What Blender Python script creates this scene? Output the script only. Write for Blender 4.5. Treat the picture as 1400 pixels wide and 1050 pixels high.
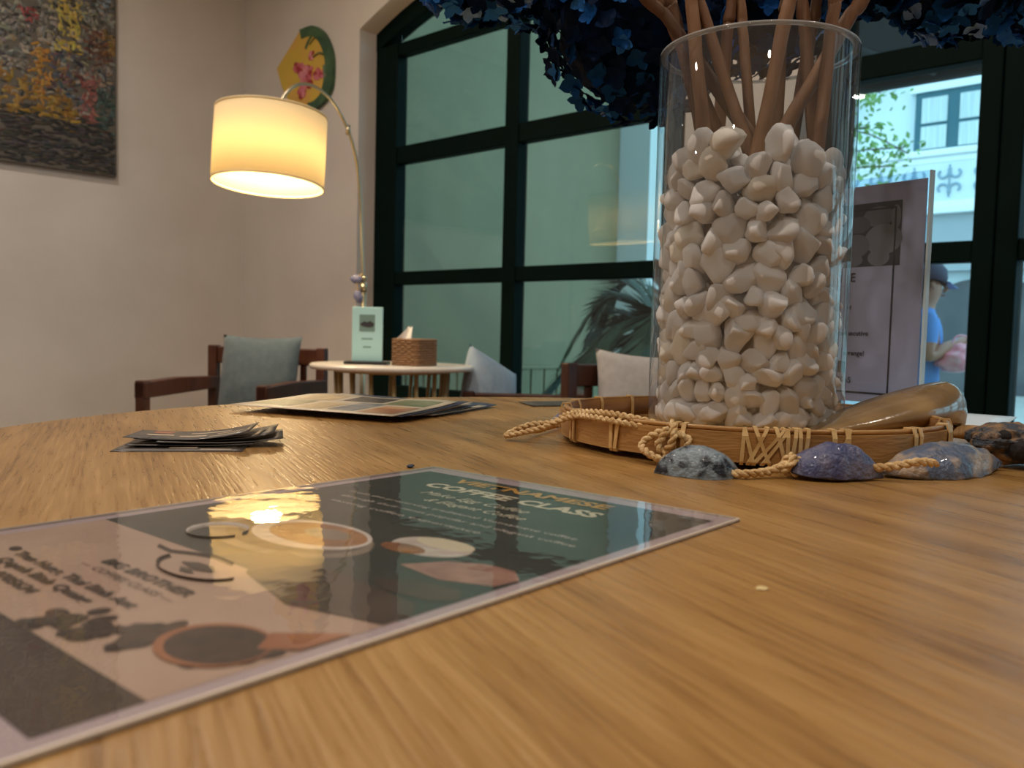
import bpy, bmesh, math, random
import numpy as np
from mathutils import Vector, Matrix, Euler, noise as mnoise

# ------------------------------------------------------------------ scene, camera, light
for o in list(bpy.data.objects):
    bpy.data.objects.remove(o)
S = bpy.context.scene
C = bpy.context.collection
T = 0.75                      # height of the round table top above the floor

def cam_axes():
    ya, pi, ro = math.radians(42.68), math.radians(-3.44), math.radians(1.41)
    fw0 = Vector((-math.sin(ya), math.cos(ya), 0)); rt0 = Vector((math.cos(ya), math.sin(ya), 0))
    fw = fw0 * math.cos(pi) + Vector((0, 0, 1)) * math.sin(pi)
    up1 = rt0.cross(fw)
    return fw, rt0 * math.cos(ro) + up1 * math.sin(ro), -rt0 * math.sin(ro) + up1 * math.cos(ro)
fw, rt, up = cam_axes()
cd = bpy.data.cameras.new('camera'); cam = bpy.data.objects.new('camera', cd); C.objects.link(cam)
M = Matrix((rt, up, -fw)).transposed().to_4x4(); M.translation = (0, 0, T + .0914)
cam.matrix_world = M
cd.sensor_width = 36; cd.lens = 36 * 1180 / 1400; cd.clip_start = .01; cd.clip_end = 200
cd.dof.use_dof = True; cd.dof.focus_distance = .70; cd.dof.aperture_fstop = 13.0
S.camera = cam

W = bpy.data.worlds.new('sky'); S.world = W; W.use_nodes = True
bg = W.node_tree.nodes['Background']
bg.inputs[0].default_value = (.50, .80, 1.0, 1); bg.inputs[1].default_value = 2.2
S.view_settings.view_transform = 'Standard'; S.view_settings.look = 'None'
S.view_settings.gamma = 1.0; S.view_settings.use_curve_mapping = False
S.view_settings.exposure = 0.28
S.cycles.use_denoising = True
S.cycles.max_bounces = 8; S.cycles.diffuse_bounces = 4; S.cycles.glossy_bounces = 5
S.cycles.transparent_max_bounces = 24; S.cycles.transmission_bounces = 6
S.cycles.sample_clamp_indirect = 6.0
S.cycles.caustics_reflective = False; S.cycles.caustics_refractive = False

# ------------------------------------------------------------------ materials
MATS = {}
def srgb(r, g, b):
    f = lambda c: (c / 255 / 12.92) if c / 255 <= .04045 else ((c / 255 + .055) / 1.055) ** 2.4
    return (f(r), f(g), f(b))
def pbr(name, col, rough=.5, metal=0., col2=None, nscale=8., ndetail=4., mscale=(1, 1, 1), nlo=.35, nhi=.65, bump=0., bscale=60., coat=0., spec=None, mrot=(0, 0, 0), emit=None, estr=0., sheen=0., attr=None, subs=0.):
    m = bpy.data.materials.new(name); m.use_nodes = True; nt = m.node_tree; N = nt.nodes; L = nt.links
    b = N['Principled BSDF']
    b.inputs['Base Color'].default_value = (*col, 1); b.inputs['Roughness'].default_value = rough; b.inputs['Metallic'].default_value = metal
    if spec is not None: b.inputs['Specular IOR Level'].default_value = spec
    if coat: b.inputs['Coat Weight'].default_value = coat; b.inputs['Coat Roughness'].default_value = .06
    if sheen: b.inputs['Sheen Weight'].default_value = sheen
    if subs:
        b.inputs['Subsurface Weight'].default_value = subs; b.inputs['Subsurface Radius'].default_value = (.006, .004, .003)
    if emit: b.inputs['Emission Color'].default_value = (*emit, 1); b.inputs['Emission Strength'].default_value = estr
    if col2 or bump:
        tc = N.new('ShaderNodeTexCoord'); mp = N.new('ShaderNodeMapping'); L.new(tc.outputs['Object'], mp.inputs[0])
        mp.inputs['Scale'].default_value = mscale; mp.inputs['Rotation'].default_value = mrot
    if col2:
        n = N.new('ShaderNodeTexNoise'); n.inputs['Scale'].default_value = nscale; n.inputs['Detail'].default_value = ndetail; L.new(mp.outputs[0], n.inputs['Vector'])
        r = N.new('ShaderNodeValToRGB'); r.color_ramp.elements[0].position = nlo; r.color_ramp.elements[1].position = nhi
        r.color_ramp.elements[0].color = (*col, 1); r.color_ramp.elements[1].color = (*col2, 1)
        L.new(n.outputs['Fac'], r.inputs[0]); L.new(r.outputs[0], b.inputs['Base Color'])
    if attr:
        a = N.new('ShaderNodeAttribute'); a.attribute_name = attr; L.new(a.outputs['Color'], b.inputs['Base Color'])
    if bump:
        n2 = N.new('ShaderNodeTexNoise'); n2.inputs['Scale'].default_value = bscale; n2.inputs['Detail'].default_value = 3; L.new(mp.outputs[0], n2.inputs['Vector'])
        bp = N.new('ShaderNodeBump'); bp.inputs['Strength'].default_value = bump; bp.inputs['Distance'].default_value = .01
        L.new(n2.outputs['Fac'], bp.inputs['Height']); L.new(bp.outputs[0], b.inputs['Normal'])
    MATS[name] = m
    return m

def thin_glass(name, tint=(1, 1, 1), ior=1.45, rough=0., bump=0., bscale=20., boost=1.0, haze=0.):
    """clear sheet: light passes straight through, the surface mirrors by its Fresnel reflectance"""
    m = bpy.data.materials.new(name); m.use_nodes = True; nt = m.node_tree; N = nt.nodes; L = nt.links
    N.remove(N['Principled BSDF'])
    tr = N.new('ShaderNodeBsdfTransparent'); tr.inputs[0].default_value = (*tint, 1)
    gl = N.new('ShaderNodeBsdfGlossy'); gl.inputs['Roughness'].default_value = rough
    fr = N.new('ShaderNodeLayerWeight'); fr.inputs['Blend'].default_value = .5
    mx = N.new('ShaderNodeMixShader')
    f0 = ((ior - 1) / (ior + 1)) ** 2 * boost
    pw = N.new('ShaderNodeMath'); pw.operation = 'POWER'; pw.inputs[1].default_value = 5.; L.new(fr.outputs['Facing'], pw.inputs[0])
    mu = N.new('ShaderNodeMath'); mu.operation = 'MULTIPLY_ADD'; mu.inputs[1].default_value = 1 - f0; mu.inputs[2].default_value = f0; mu.use_clamp = True
    L.new(pw.outputs[0], mu.inputs[0]); L.new(mu.outputs[0], mx.inputs[0]); L.new(tr.outputs[0], mx.inputs[1]); L.new(gl.outputs[0], mx.inputs[2])
    L.new(mx.outputs[0], N['Material Output'].inputs[0])
    if haze:
        df = N.new('ShaderNodeBsdfDiffuse'); df.inputs[0].default_value = (.9, .92, .94, 1); m2 = N.new('ShaderNodeMixShader'); m2.inputs[0].default_value = haze
        L.new(mx.outputs[0], m2.inputs[1]); L.new(df.outputs[0], m2.inputs[2]); L.new(m2.outputs[0], N['Material Output'].inputs[0])
    if bump:
        tc = N.new('ShaderNodeTexCoord'); n = N.new('ShaderNodeTexNoise'); n.inputs['Scale'].default_value = bscale; L.new(tc.outputs['Object'], n.inputs['Vector'])
        bp = N.new('ShaderNodeBump'); bp.inputs['Strength'].default_value = bump; bp.inputs['Distance'].default_value = .002
        L.new(n.outputs['Fac'], bp.inputs['Height']); L.new(bp.outputs[0], gl.inputs['Normal']); L.new(bp.outputs[0], fr.inputs['Normal'])
    MATS[name] = m
    return m

def shade_cloth(name, col, trans=.55):
    m = bpy.data.materials.new(name); m.use_nodes = True; nt = m.node_tree; N = nt.nodes; L = nt.links
    N.remove(N['Principled BSDF'])
    d = N.new('ShaderNodeBsdfDiffuse'); t = N.new('ShaderNodeBsdfTranslucent'); x = N.new('ShaderNodeMixShader')
    d.inputs[0].default_value = (*col, 1); t.inputs[0].default_value = (*col, 1); x.inputs[0].default_value = trans
    L.new(d.outputs[0], x.inputs[1]); L.new(t.outputs[0], x.inputs[2]); L.new(x.outputs[0], N['Material Output'].inputs[0])
    MATS[name] = m
    return m

def wood_mat(name, dark, mid, light, ang, rough=.36, gscale=1.0, coat=.0, bump=.25):
    m = bpy.data.materials.new(name); m.use_nodes = True; nt = m.node_tree; N = nt.nodes; L = nt.links
    b = N['Principled BSDF']; b.inputs['Roughness'].default_value = rough; b.inputs['Coat Weight'].default_value = coat
    tc = N.new('ShaderNodeTexCoord'); mp = N.new('ShaderNodeMapping'); mp.vector_type = 'TEXTURE'; L.new(tc.outputs['Object'], mp.inputs[0]); mp.inputs['Rotation'].default_value = (0, 0, ang)
    def nz(sc, s, det, dist=0.):
        m2 = N.new('ShaderNodeMapping'); L.new(mp.outputs[0], m2.inputs[0]); m2.inputs['Scale'].default_value = sc
        n = N.new('ShaderNodeTexNoise'); n.inputs['Scale'].default_value = s * gscale; n.inputs['Detail'].default_value = det; n.inputs['Distortion'].default_value = dist
        L.new(m2.outputs[0], n.inputs['Vector']); return n
    n1 = nz((.55, 9, 1), 5, 6, .8); n2 = nz((4, 90, 1), 5, 4, .2); n3 = nz((.7, 1.8, 1), 4, 2, 1.5)
    mx = N.new('ShaderNodeMath'); mx.operation = 'MULTIPLY_ADD'; L.new(n2.outputs['Fac'], mx.inputs[0]); mx.inputs[1].default_value = .55
    mm = N.new('ShaderNodeMath'); mm.operation = 'MULTIPLY'; L.new(n1.outputs['Fac'], mm.inputs[0]); mm.inputs[1].default_value = .7
    ma = N.new('ShaderNodeMath'); ma.operation = 'MULTIPLY_ADD'; L.new(n3.outputs['Fac'], ma.inputs[0]); ma.inputs[1].default_value = .35; ma.inputs[2].default_value = -.3; L.new(mm.outputs[0], mx.inputs[2])
    ad = N.new('ShaderNodeMath'); ad.operation = 'ADD'; L.new(mx.outputs[0], ad.inputs[0]); L.new(ma.outputs[0], ad.inputs[1])
    r = N.new('ShaderNodeValToRGB'); e = r.color_ramp.elements; e[0].position = .28; e[0].color = (*dark, 1); e[1].position = .72; e[1].color = (*light, 1)
    k = e.new(.5); k.color = (*mid, 1)
    L.new(ad.outputs[0], r.inputs[0]); L.new(r.outputs[0], b.inputs['Base Color'])
    bp = N.new('ShaderNodeBump'); bp.inputs['Strength'].default_value = bump; bp.inputs['Distance'].default_value = .002; L.new(n2.outputs['Fac'], bp.inputs['Height']); L.new(bp.outputs[0], b.inputs['Normal'])
    rr = N.new('ShaderNodeMath'); rr.operation = 'MULTIPLY_ADD'; L.new(n2.outputs['Fac'], rr.inputs[0]); rr.inputs[1].default_value = .25; rr.inputs[2].default_value = rough - .12; L.new(rr.outputs[0], b.inputs['Roughness'])
    MATS[name] = m
    return m

wall_m = pbr('plaster', srgb(196, 189, 182), .85, col2=srgb(202, 196, 189), nscale=2.5, bump=.04, bscale=90)
ceil_m = pbr('ceiling_paint', srgb(205, 200, 190), .9, col2=srgb(210, 205, 195), nscale=2)
floor_m = wood_mat('floor_oak', srgb(96, 66, 44), srgb(120, 86, 58), srgb(138, 102, 72), 0., .35, .4)
table_m = wood_mat('table_oak', srgb(122, 86, 42), srgb(154, 115, 62), srgb(172, 134, 80), math.atan2(.38, -.925), .30, 1.0, bump=.28)
frame_m = pbr('green_black_paint', srgb(4, 18, 15), .55, col2=srgb(6, 22, 18), nscale=5, spec=.05)
pane_m = thin_glass('window_glass', (.88, .97, .96), 1.5)
vase_m = thin_glass('vase_glass', (.965, .98, .985), 1.5, 0., 0., 20., 1.5, .018)  # slight white haze paints the milky reflection of the room
vase_rim_m = thin_glass('vase_bright_rim', (.9, .95, .97), 1.5, .05, 0., 20., 3., .25)  # rim whitened to paint its bright line of light
film_m = thin_glass('laminate_film', (.97, .97, .97), 1.6, .012, .06, 60, 2.6)
acryl_m = thin_glass('clear_acrylic', (.93, .97, 1.0), 1.45, .02)
walnut_m = wood_mat('dark_walnut', srgb(44, 22, 14), srgb(64, 33, 20), srgb(80, 44, 28), 0, .4)
brass_m = pbr('satin_brass', srgb(184, 174, 148), .32, 1.)
gold_m = pbr('gold_paint', srgb(186, 172, 128), .4, .35)
marble_m = pbr('white_table_top', srgb(226, 218, 206), .3, col2=srgb(214, 204, 190), nscale=6, coat=.2)
shade_m = shade_cloth('linen_shade', (.74, .66, .48), .42)
cushion_m = pbr('blue_grey_linen', srgb(68, 82, 92), .9, col2=srgb(76, 90, 100), nscale=40, bump=.2, bscale=400, sheen=.2)
cushion2_m = pbr('warm_grey_linen', srgb(168, 164, 160), .9, col2=srgb(178, 174, 170), nscale=40, bump=.2, bscale=400)
cushion3_m = pbr('pale_blue_linen', srgb(150, 168, 184), .9, col2=srgb(160, 176, 190), nscale=40, bump=.2, bscale=400)
seat_m = pbr('seat_fabric', srgb(150, 142, 130), .9, col2=srgb(160, 150, 138), nscale=50)
mint_m = pbr('mint_card', srgb(186, 232, 230), .5)
black_m = pbr('black_base', srgb(24, 22, 22), .4)
wicker_m = pbr('brown_wicker', srgb(120, 84, 52), .6, col2=srgb(164, 124, 84), nscale=120, mscale=(1, 1, 4), bump=.5, bscale=140)
tissue_m = pbr('tissue_paper', srgb(240, 234, 224), .8)
pebble_ms = [pbr('white_pebble', srgb(240, 238, 238), .7, col2=srgb(248, 246, 246), nscale=60, bump=.22, bscale=170),
             pbr('chalk_pebble', srgb(244, 242, 243), .75, col2=srgb(232, 228, 226), nscale=40, bump=.3, bscale=240),
             pbr('greyed_pebble', srgb(220, 214, 210), .7, col2=srgb(238, 234, 231), nscale=90, bump=.35, bscale=300),
             pbr('stained_pebble', srgb(228, 212, 190), .7, col2=srgb(246, 240, 230), nscale=50, nlo=.3, nhi=.5, bump=.3, bscale=200)]
stick_m = pbr('peeled_branch', srgb(112, 76, 48), .65, col2=srgb(138, 100, 68), nscale=30, mscale=(1, 1, .15), bump=.4, bscale=80)  # branch browns darkened; backlit shade is put into both colours
stick2_m = pbr('shaded_branch', srgb(80, 52, 32), .7, col2=srgb(104, 72, 46), nscale=30, mscale=(1, 1, .15), bump=.4, bscale=80)
petal_ms = [pbr('navy_petal', srgb(12, 58, 124), .6, col2=srgb(26, 92, 160), nscale=60, spec=.08),
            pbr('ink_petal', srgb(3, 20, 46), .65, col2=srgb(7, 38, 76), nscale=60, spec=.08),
            pbr('blue_petal', srgb(34, 110, 214), .55, col2=srgb(72, 152, 236), nscale=60, spec=.08),
            pbr('pale_petal', srgb(150, 196, 250), .6, col2=srgb(112, 164, 240), nscale=60, spec=.08)]
bamboo_m = pbr('split_bamboo', srgb(186, 142, 84), .42, col2=srgb(156, 110, 58), nscale=14, mscale=(1, 1, 6), nlo=.4, nhi=.75, bump=.15, bscale=90, coat=.15)
bamboo_in_m = pbr('inner_bamboo', srgb(150, 104, 56), .5, col2=srgb(112, 72, 36), nscale=16, mscale=(1, 1, 7), nlo=.4, nhi=.7)
weave_m = pbr('woven_bamboo_mat', srgb(198, 156, 92), .5, col2=srgb(168, 122, 66), nscale=60, mscale=(1, 8, 1))
rattan_m = pbr('rattan_strip', srgb(226, 194, 136), .45, col2=srgb(206, 168, 108), nscale=120)
rope_m = pbr('straw_rope', srgb(232, 204, 154), .7, col2=srgb(196, 158, 104), nscale=160, bump=.4, bscale=300)

# ------------------------------------------------------------------ helpers
def link(o, parent=None):
    C.objects.link(o)
    if parent is not None: o.parent = parent
    return o
def mesh(name, vs, fs, m=None, smooth=False):
    me = bpy.data.meshes.new(name); me.from_pydata([tuple(v) for v in vs], [], fs); me.update()
    if m is not None: me.materials.append(m)
    if smooth:
        me.polygons.foreach_set('use_smooth', [True] * len(me.polygons))
    return me
def fixn(me):
    bm = bmesh.new(); bm.from_mesh(me); bmesh.ops.recalc_face_normals(bm, faces=bm.faces); bm.to_mesh(me); bm.free(); return me
def ob(name, me, parent=None, loc=(0, 0, 0), rot=(0, 0, 0), scale=(1, 1, 1)):
    o = bpy.data.objects.new(name, me); o.location = loc; o.rotation_euler = rot; o.scale = scale
    return link(o, parent)
def tag(o, label=None, cat=None, group=None, kind=None):
    if label: o['label'] = label
    if cat: o['category'] = cat
    if group: o['group'] = group
    if kind: o['kind'] = kind
    return o
def thing(name, label, cat, loc=(0, 0, 0), rot=(0, 0, 0), group=None):
    return tag(ob(name, None, None, loc, rot), label, cat, group)
class G:
    """collects geometry for one mesh"""
    def __init__(s): s.v = []; s.f = []
    def add(s, vs, fs):
        n = len(s.v); s.v += [tuple(v) for v in vs]; s.f += [tuple(i + n for i in f) for f in fs]; return s
    def box(s, x0, x1, y0, y1, z0, z1):
        vs = [(x, y, z) for z in (z0, z1) for y in (y0, y1) for x in (x0, x1)]
        return s.add(vs, [(0, 2, 3, 1), (4, 5, 7, 6), (0, 1, 5, 4), (2, 6, 7, 3), (0, 4, 6, 2), (1, 3, 7, 5)])
    def prism(s, poly, a0, a1, axis=1):
        n = len(poly)
        def pt(p, a): return (p[0], a, p[1]) if axis == 1 else ((p[0], p[1], a) if axis == 2 else (a, p[0], p[1]))
        return s.add([pt(p, a0) for p in poly] + [pt(p, a1) for p in poly], [tuple(range(n))[::-1], tuple(range(n, 2 * n))] + [(i, (i + 1) % n, n + (i + 1) % n, n + i) for i in range(n)])
    def lathe(s, prof, n=48, cx=0, cy=0, closed=False):
        vs = [(cx + r * math.cos(2 * math.pi * i / n), cy + r * math.sin(2 * math.pi * i / n), z) for r, z in prof for i in range(n)]
        k = len(prof); fs = []
        for j in range(k if closed else k - 1):
            a, b = j * n, ((j + 1) % k) * n
            fs += [(a + i, a + (i + 1) % n, b + (i + 1) % n, b + i) for i in range(n)]
        return s.add(vs, fs)
    def tube(s, pts, r, n=8, cap=True, flat=1.0):
        pts = [Vector(p) for p in pts]; k = len(pts); rs = r if hasattr(r, '__len__') else [r] * k
        t0 = (pts[1] - pts[0]).normalized(); u = t0.orthogonal().normalized(); vs = []
        for i, p in enumerate(pts):
            t = (pts[min(i + 1, k - 1)] - pts[max(i - 1, 0)]).normalized()
            u = (u - t * u.dot(t)); u = u.normalized() if u.length > 1e-6 else t.orthogonal().normalized(); w = t.cross(u)
            for j in range(n):
                a = 2 * math.pi * j / n; vs.append(p + (u * math.cos(a) + w * math.sin(a) * flat) * rs[i])
        fs = [(i * n + j, i * n + (j + 1) % n, (i + 1) * n + (j + 1) % n, (i + 1) * n + j) for i in range(k - 1) for j in range(n)]
        if cap: fs += [tuple(range(n))[::-1], tuple(range((k - 1) * n, k * n))]
        return s.add(vs, fs)
    def grid(s, f, nu, nv, double=0.):
        vs = [f(i / nu, j / nv) for j in range(nv + 1) for i in range(nu + 1)]
        fs = [(j * (nu + 1) + i, j * (nu + 1) + i + 1, (j + 1) * (nu + 1) + i + 1, (j + 1) * (nu + 1) + i) for j in range(nv) for i in range(nu)]
        return s.add(vs, fs)
    def me(s, name, m=None, smooth=False, fix=True):
        x = mesh(name, s.v, s.f, m, smooth)
        return fixn(x) if fix else x
    def ob(s, name, m, parent=None, smooth=False, loc=(0, 0, 0), rot=(0, 0, 0), fix=True, bevel=0., solid=0., sub=0, angle=None):
        o = ob(name, s.me(name, m, smooth, fix), parent, loc, rot)
        if solid:
            k = o.modifiers.new('solid', 'SOLIDIFY'); k.thickness = solid; k.offset = 0
        if bevel:
            k = o.modifiers.new('bevel', 'BEVEL'); k.width = bevel; k.segments = 2; k.limit_method = 'ANGLE'; k.angle_limit = math.radians(40)
        if sub:
            k = o.modifiers.new('sub', 'SUBSURF'); k.levels = sub; k.render_levels = sub
        return o
def curve(pts, n=8):
    """Catmull-Rom through the points"""
    p = [Vector(q) for q in pts]; out = []
    for i in range(len(p) - 1):
        a, b, c, d = p[max(i - 1, 0)], p[i], p[i + 1], p[min(i + 2, len(p) - 1)]
        for k in range(n):
            t = k / n; out.append(.5 * ((2 * b) + (c - a) * t + (2 * a - 5 * b + 4 * c - d) * t * t + (3 * b - a - 3 * c + d) * t ** 3))
    out.append(p[-1]); return out
def text_me(s, size, m, shear=0., bold=0., align='CENTER', width=None):
    cu = bpy.data.curves.new('lettering', 'FONT'); cu.body = s; cu.size = size; cu.shear = shear; cu.align_x = align; cu.align_y = 'CENTER'; cu.offset = bold; cu.resolution_u = 2
    o = bpy.data.objects.new('lettering', cu); C.objects.link(o)
    bpy.context.view_layer.update()
    me = bpy.data.meshes.new_from_object(o.evaluated_get(bpy.context.evaluated_depsgraph_get()))
    bpy.data.objects.remove(o); bpy.data.curves.remove(cu)
    if width and len(me.vertices):
        xs = [v.co.x for v in me.vertices]; k = width / max(max(xs) - min(xs), 1e-6)
        for v in me.vertices: v.co.x *= k
    me.materials.clear(); me.materials.append(m); me.name = 'lettering'
    return me
def disc(cx, cy, rx, ry, n=28, a0=0, a1=2 * math.pi):
    return [(cx + rx * math.cos(a0 + (a1 - a0) * i / n), cy + ry * math.sin(a0 + (a1 - a0) * i / n)) for i in range(n)]

# ------------------------------------------------------------------ room shell
XL, XR, YB, YF, HC = -5.285, 3.2, -3.6, 3.05, 3.25          # left wall, right wall, back wall, window wall face, ceiling
WY = 3.2                                                     # plane of the window frames
AX0, AX1, ASP, AR = -4.05, -1.90, 2.528, 2.69                # arched opening: sides, springing height, arch radius
AC = (AX0 + AX1) / 2; AZC = ASP - math.sqrt(AR ** 2 - (AX1 - AC) ** 2)
def arch(x, r=AR): return AZC + math.sqrt(max(r * r - (x - AC) ** 2, 0))
SILL = .42
tag(G().box(XL - .2, XR + .2, YB - .2, YF + .3, -.1, 0).ob('floor', floor_m), kind='structure')
tag(G().box(XL - .2, XR + .2, YB - .2, YF + .3, HC, HC + .1).ob('ceiling', ceil_m), kind='structure')
tag(G().box(XL - .2, XL, YB - .2, YF + .3, 0, HC).ob('wall_left', wall_m), kind='structure')
tag(G().box(XR, XR + .2, YB - .2, YF + .3, 0, HC).ob('wall_right', wall_m), kind='structure')
tag(G().box(XL, XR, YB - .2, YB, 0, HC).ob('wall_back', wall_m), kind='structure')
g = G()
y0, y1 = YF, YF + .3
g.box(XL, AX0, y0, y1, 0, HC); g.box(AX0, AX1, y0, y1, 0, SILL); g.box(AX1, -1.42, y0, y1, 0, HC); g.box(-1.42, 2.95, y0, y1, 2.72, HC); g.box(2.95, XR, y0, y1, 0, HC)
NA = 20
for i in range(NA):
    a = AX0 + (AX1 - AX0) * i / NA; b = AX0 + (AX1 - AX0) * (i + 1) / NA
    g.prism([(a, arch(a)), (b, arch(b)), (b, HC), (a, HC)], y0, y1)
tag(g.ob('wall_far', wall_m), kind='structure')

# arched window: frame bars and panes
win = tag(ob('window_1', None, None, (0, 0, 0)), 'dark green arched window with glazing bars beside the floor lamp', kind='structure')
fy0, fy1 = WY - .03, WY + .05
RZ = [(.46, .52), (1.094, 1.168), (1.776, 1.872), (2.376, 2.446)]    # bottom rail, two transoms, top rail
CX_ = [(AX0, -3.862), (-3.016, -2.926), (-2.08, AX1)]
for nm, (a, b) in zip(('stile', 'mullion', 'stile'), CX_):
    zt = 2.446 if nm == 'stile' else arch(AC) - .05
    G().box(a, b, fy0, fy1, SILL, zt).ob(nm, frame_m, win, bevel=.006)
for j, (a, b) in enumerate(RZ):
    for k in range(2):
        G().box(CX_[k][1], CX_[k + 1][0], fy0 + .008, fy1 - .008, a if j else SILL, b).ob('transom', frame_m, win, bevel=.005)
g = G()
xs = [AX0 + (AX1 - AX0) * i / 24 for i in range(25)]
for a, b in zip(xs[:-1], xs[1:]):
    g.prism([(a, max(arch(a) - .10, 2.43)), (b, max(arch(b) - .10, 2.43)), (b, arch(b)), (a, arch(a))], fy0, fy1)
g.ob('arch_frame', frame_m, win)
for k in range(2):
    for j in range(3):
        G().box(CX_[k][1] - .005, CX_[k + 1][0] + .005, WY + .004, WY + .010, RZ[j][1] - .005, RZ[j + 1][0] + .005).ob('pane', pane_m, win)
    x0, x1 = CX_[k][1] - .005, CX_[k + 1][0] + .005
    xs = [x0 + (x1 - x0) * i / 12 for i in range(13)]
    G().prism([(x0, 2.44), (x1, 2.44)] + [(x, max(arch(x) - .09, 2.45)) for x in reversed(xs)], WY + .004, WY + .010).ob('pane', pane_m, win)

# glazed doors to the right of the pier
door = tag(ob('door_1', None, None, (0, 0, 0)), 'dark green glazed double doors with transoms behind the vase', kind='structure')
posts = [(-1.42, -1.30), (-.852, -.786), (-.782, -.715), (-.25, -.19), (.34, .40), (.404, .47), (.96, 1.02), (1.5, 1.56), (1.564, 1.63), (2.1, 2.16), (2.83, 2.95)]
for a, b in posts:
    G().box(a, b, fy0, fy1 + .02, 0, 2.72).ob('stile', frame_m, door, bevel=.006)
DZ = [(0, .16), (1.115, 1.186), (1.78, 1.868), (2.64, 2.72)]
for (a, b), (c, d) in zip(posts[:-1], posts[1:]):
    if c - b < .01: continue
    for za, zb in DZ:
        G().box(b, c, fy0 + .008, fy1, za, zb).ob('rail', frame_m, door, bevel=.005)
    for (q, za), (zb, r) in zip(DZ[:-1], DZ[1:]):
        G().box(b - .004, c + .004, WY + .004, WY + .010, za - .004, zb + .004).ob('pane', pane_m, door)

# baseboards
tag(G().box(XL, XL + .02, YB, YF, 0, .1).ob('baseboard_left', ceil_m), kind='structure')
tag(G().box(XL + .02, AX1, YF - .02, YF, 0, .1).ob('baseboard_far', ceil_m), kind='structure')

# ceiling downlights (the room's own lamps)
dl_ring = pbr('downlight_ring', srgb(230, 228, 222), .4)
dl_glow = pbr('downlight_lens', (1, 1, 1), .5, emit=(1.0, .87, .74), estr=30.)
rim_me = G().lathe([(.055, 0), (.075, 0), (.075, -.012), (.055, -.012)], 32, closed=True).me('ring', dl_ring, True)
lens_me = G().prism(disc(0, 0, .055, .055, 32), -.008, -.004, 2).me('lens', dl_glow)
DL = [(-4.0, 1.3), (-2.4, 1.5), (-.9, 1.5), (.7, 1.5), (-4.0, -.4), (-2.4, -.4), (-.9, -.4), (.7, -.4), (-3.4, -2.2), (-.3, -2.2)]
for i, (x, y) in enumerate(DL):
    d = thing('ceiling_downlight', 'small round recessed ceiling downlight with warm glowing lens', 'downlight', (x, y, HC), group='recessed ceiling downlights')
    ob('ring', rim_me, d); ob('lens', lens_me, d)
    ld = bpy.data.lights.new('downlight_lamp', 'AREA'); ld.shape = 'DISK'; ld.size = .10; ld.energy = 12.5; ld.color = (1.0, .87, .74)
    lo = bpy.data.objects.new('lamp', ld); link(lo, d); lo.location = (0, 0, -.02)

# ------------------------------------------------------------------ round table
TC = (-.35, .575); TR = .572
tb = thing('round_table', 'round oak table with a pale grained top in the foreground', 'table', (TC[0], TC[1], 0))
G().lathe([(0.0001, T), (TR - .004, T), (TR, T - .004), (TR, T - .024), (TR - .006, T - .028), (.0001, T - .028)], 160).ob('table_top', table_m, tb)
G().lathe([(.0001, T - .028), (.14, T - .028), (.14, T - .045), (.045, T - .06), (.04, .08), (.06, .05), (.0001, .05)], 40).ob('pedestal', frame_m, tb, True)
for k in range(4):
    a = k * math.pi / 2 + .4
    G().tube([(0, 0, .07), (.2 * math.cos(a), .2 * math.sin(a), .05), (.36 * math.cos(a), .36 * math.sin(a), .02)], [.03, .026, .02], 10).ob('leg', frame_m, tb, True)

# ------------------------------------------------------------------ vase with pebbles and branches
VC = Vector((-.374, .716, T + .0065)); VR = .0855; VI = .0780; VH = .335
va = thing('glass_vase', 'tall clear glass cylinder vase filled with white pebbles', 'vase', VC)
G().lathe([(.0001, 0), (VR - .003, 0), (VR, .004), (VR, VH - .002), (VR - .002, VH), (VI + .002, VH), (VI, VH - .002), (VI, .014), (VI - .005, .008), (.0001, .008)], 96).ob('body', vase_m, va, True)

G().lathe([(VI + .0005, VH - .0012), (VR - .0005, VH - .0012), (VR - .0005, VH + .0006), (VI + .0005, VH + .0006)], 96, closed=True).ob('rim', vase_rim_m, va, True)
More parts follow.
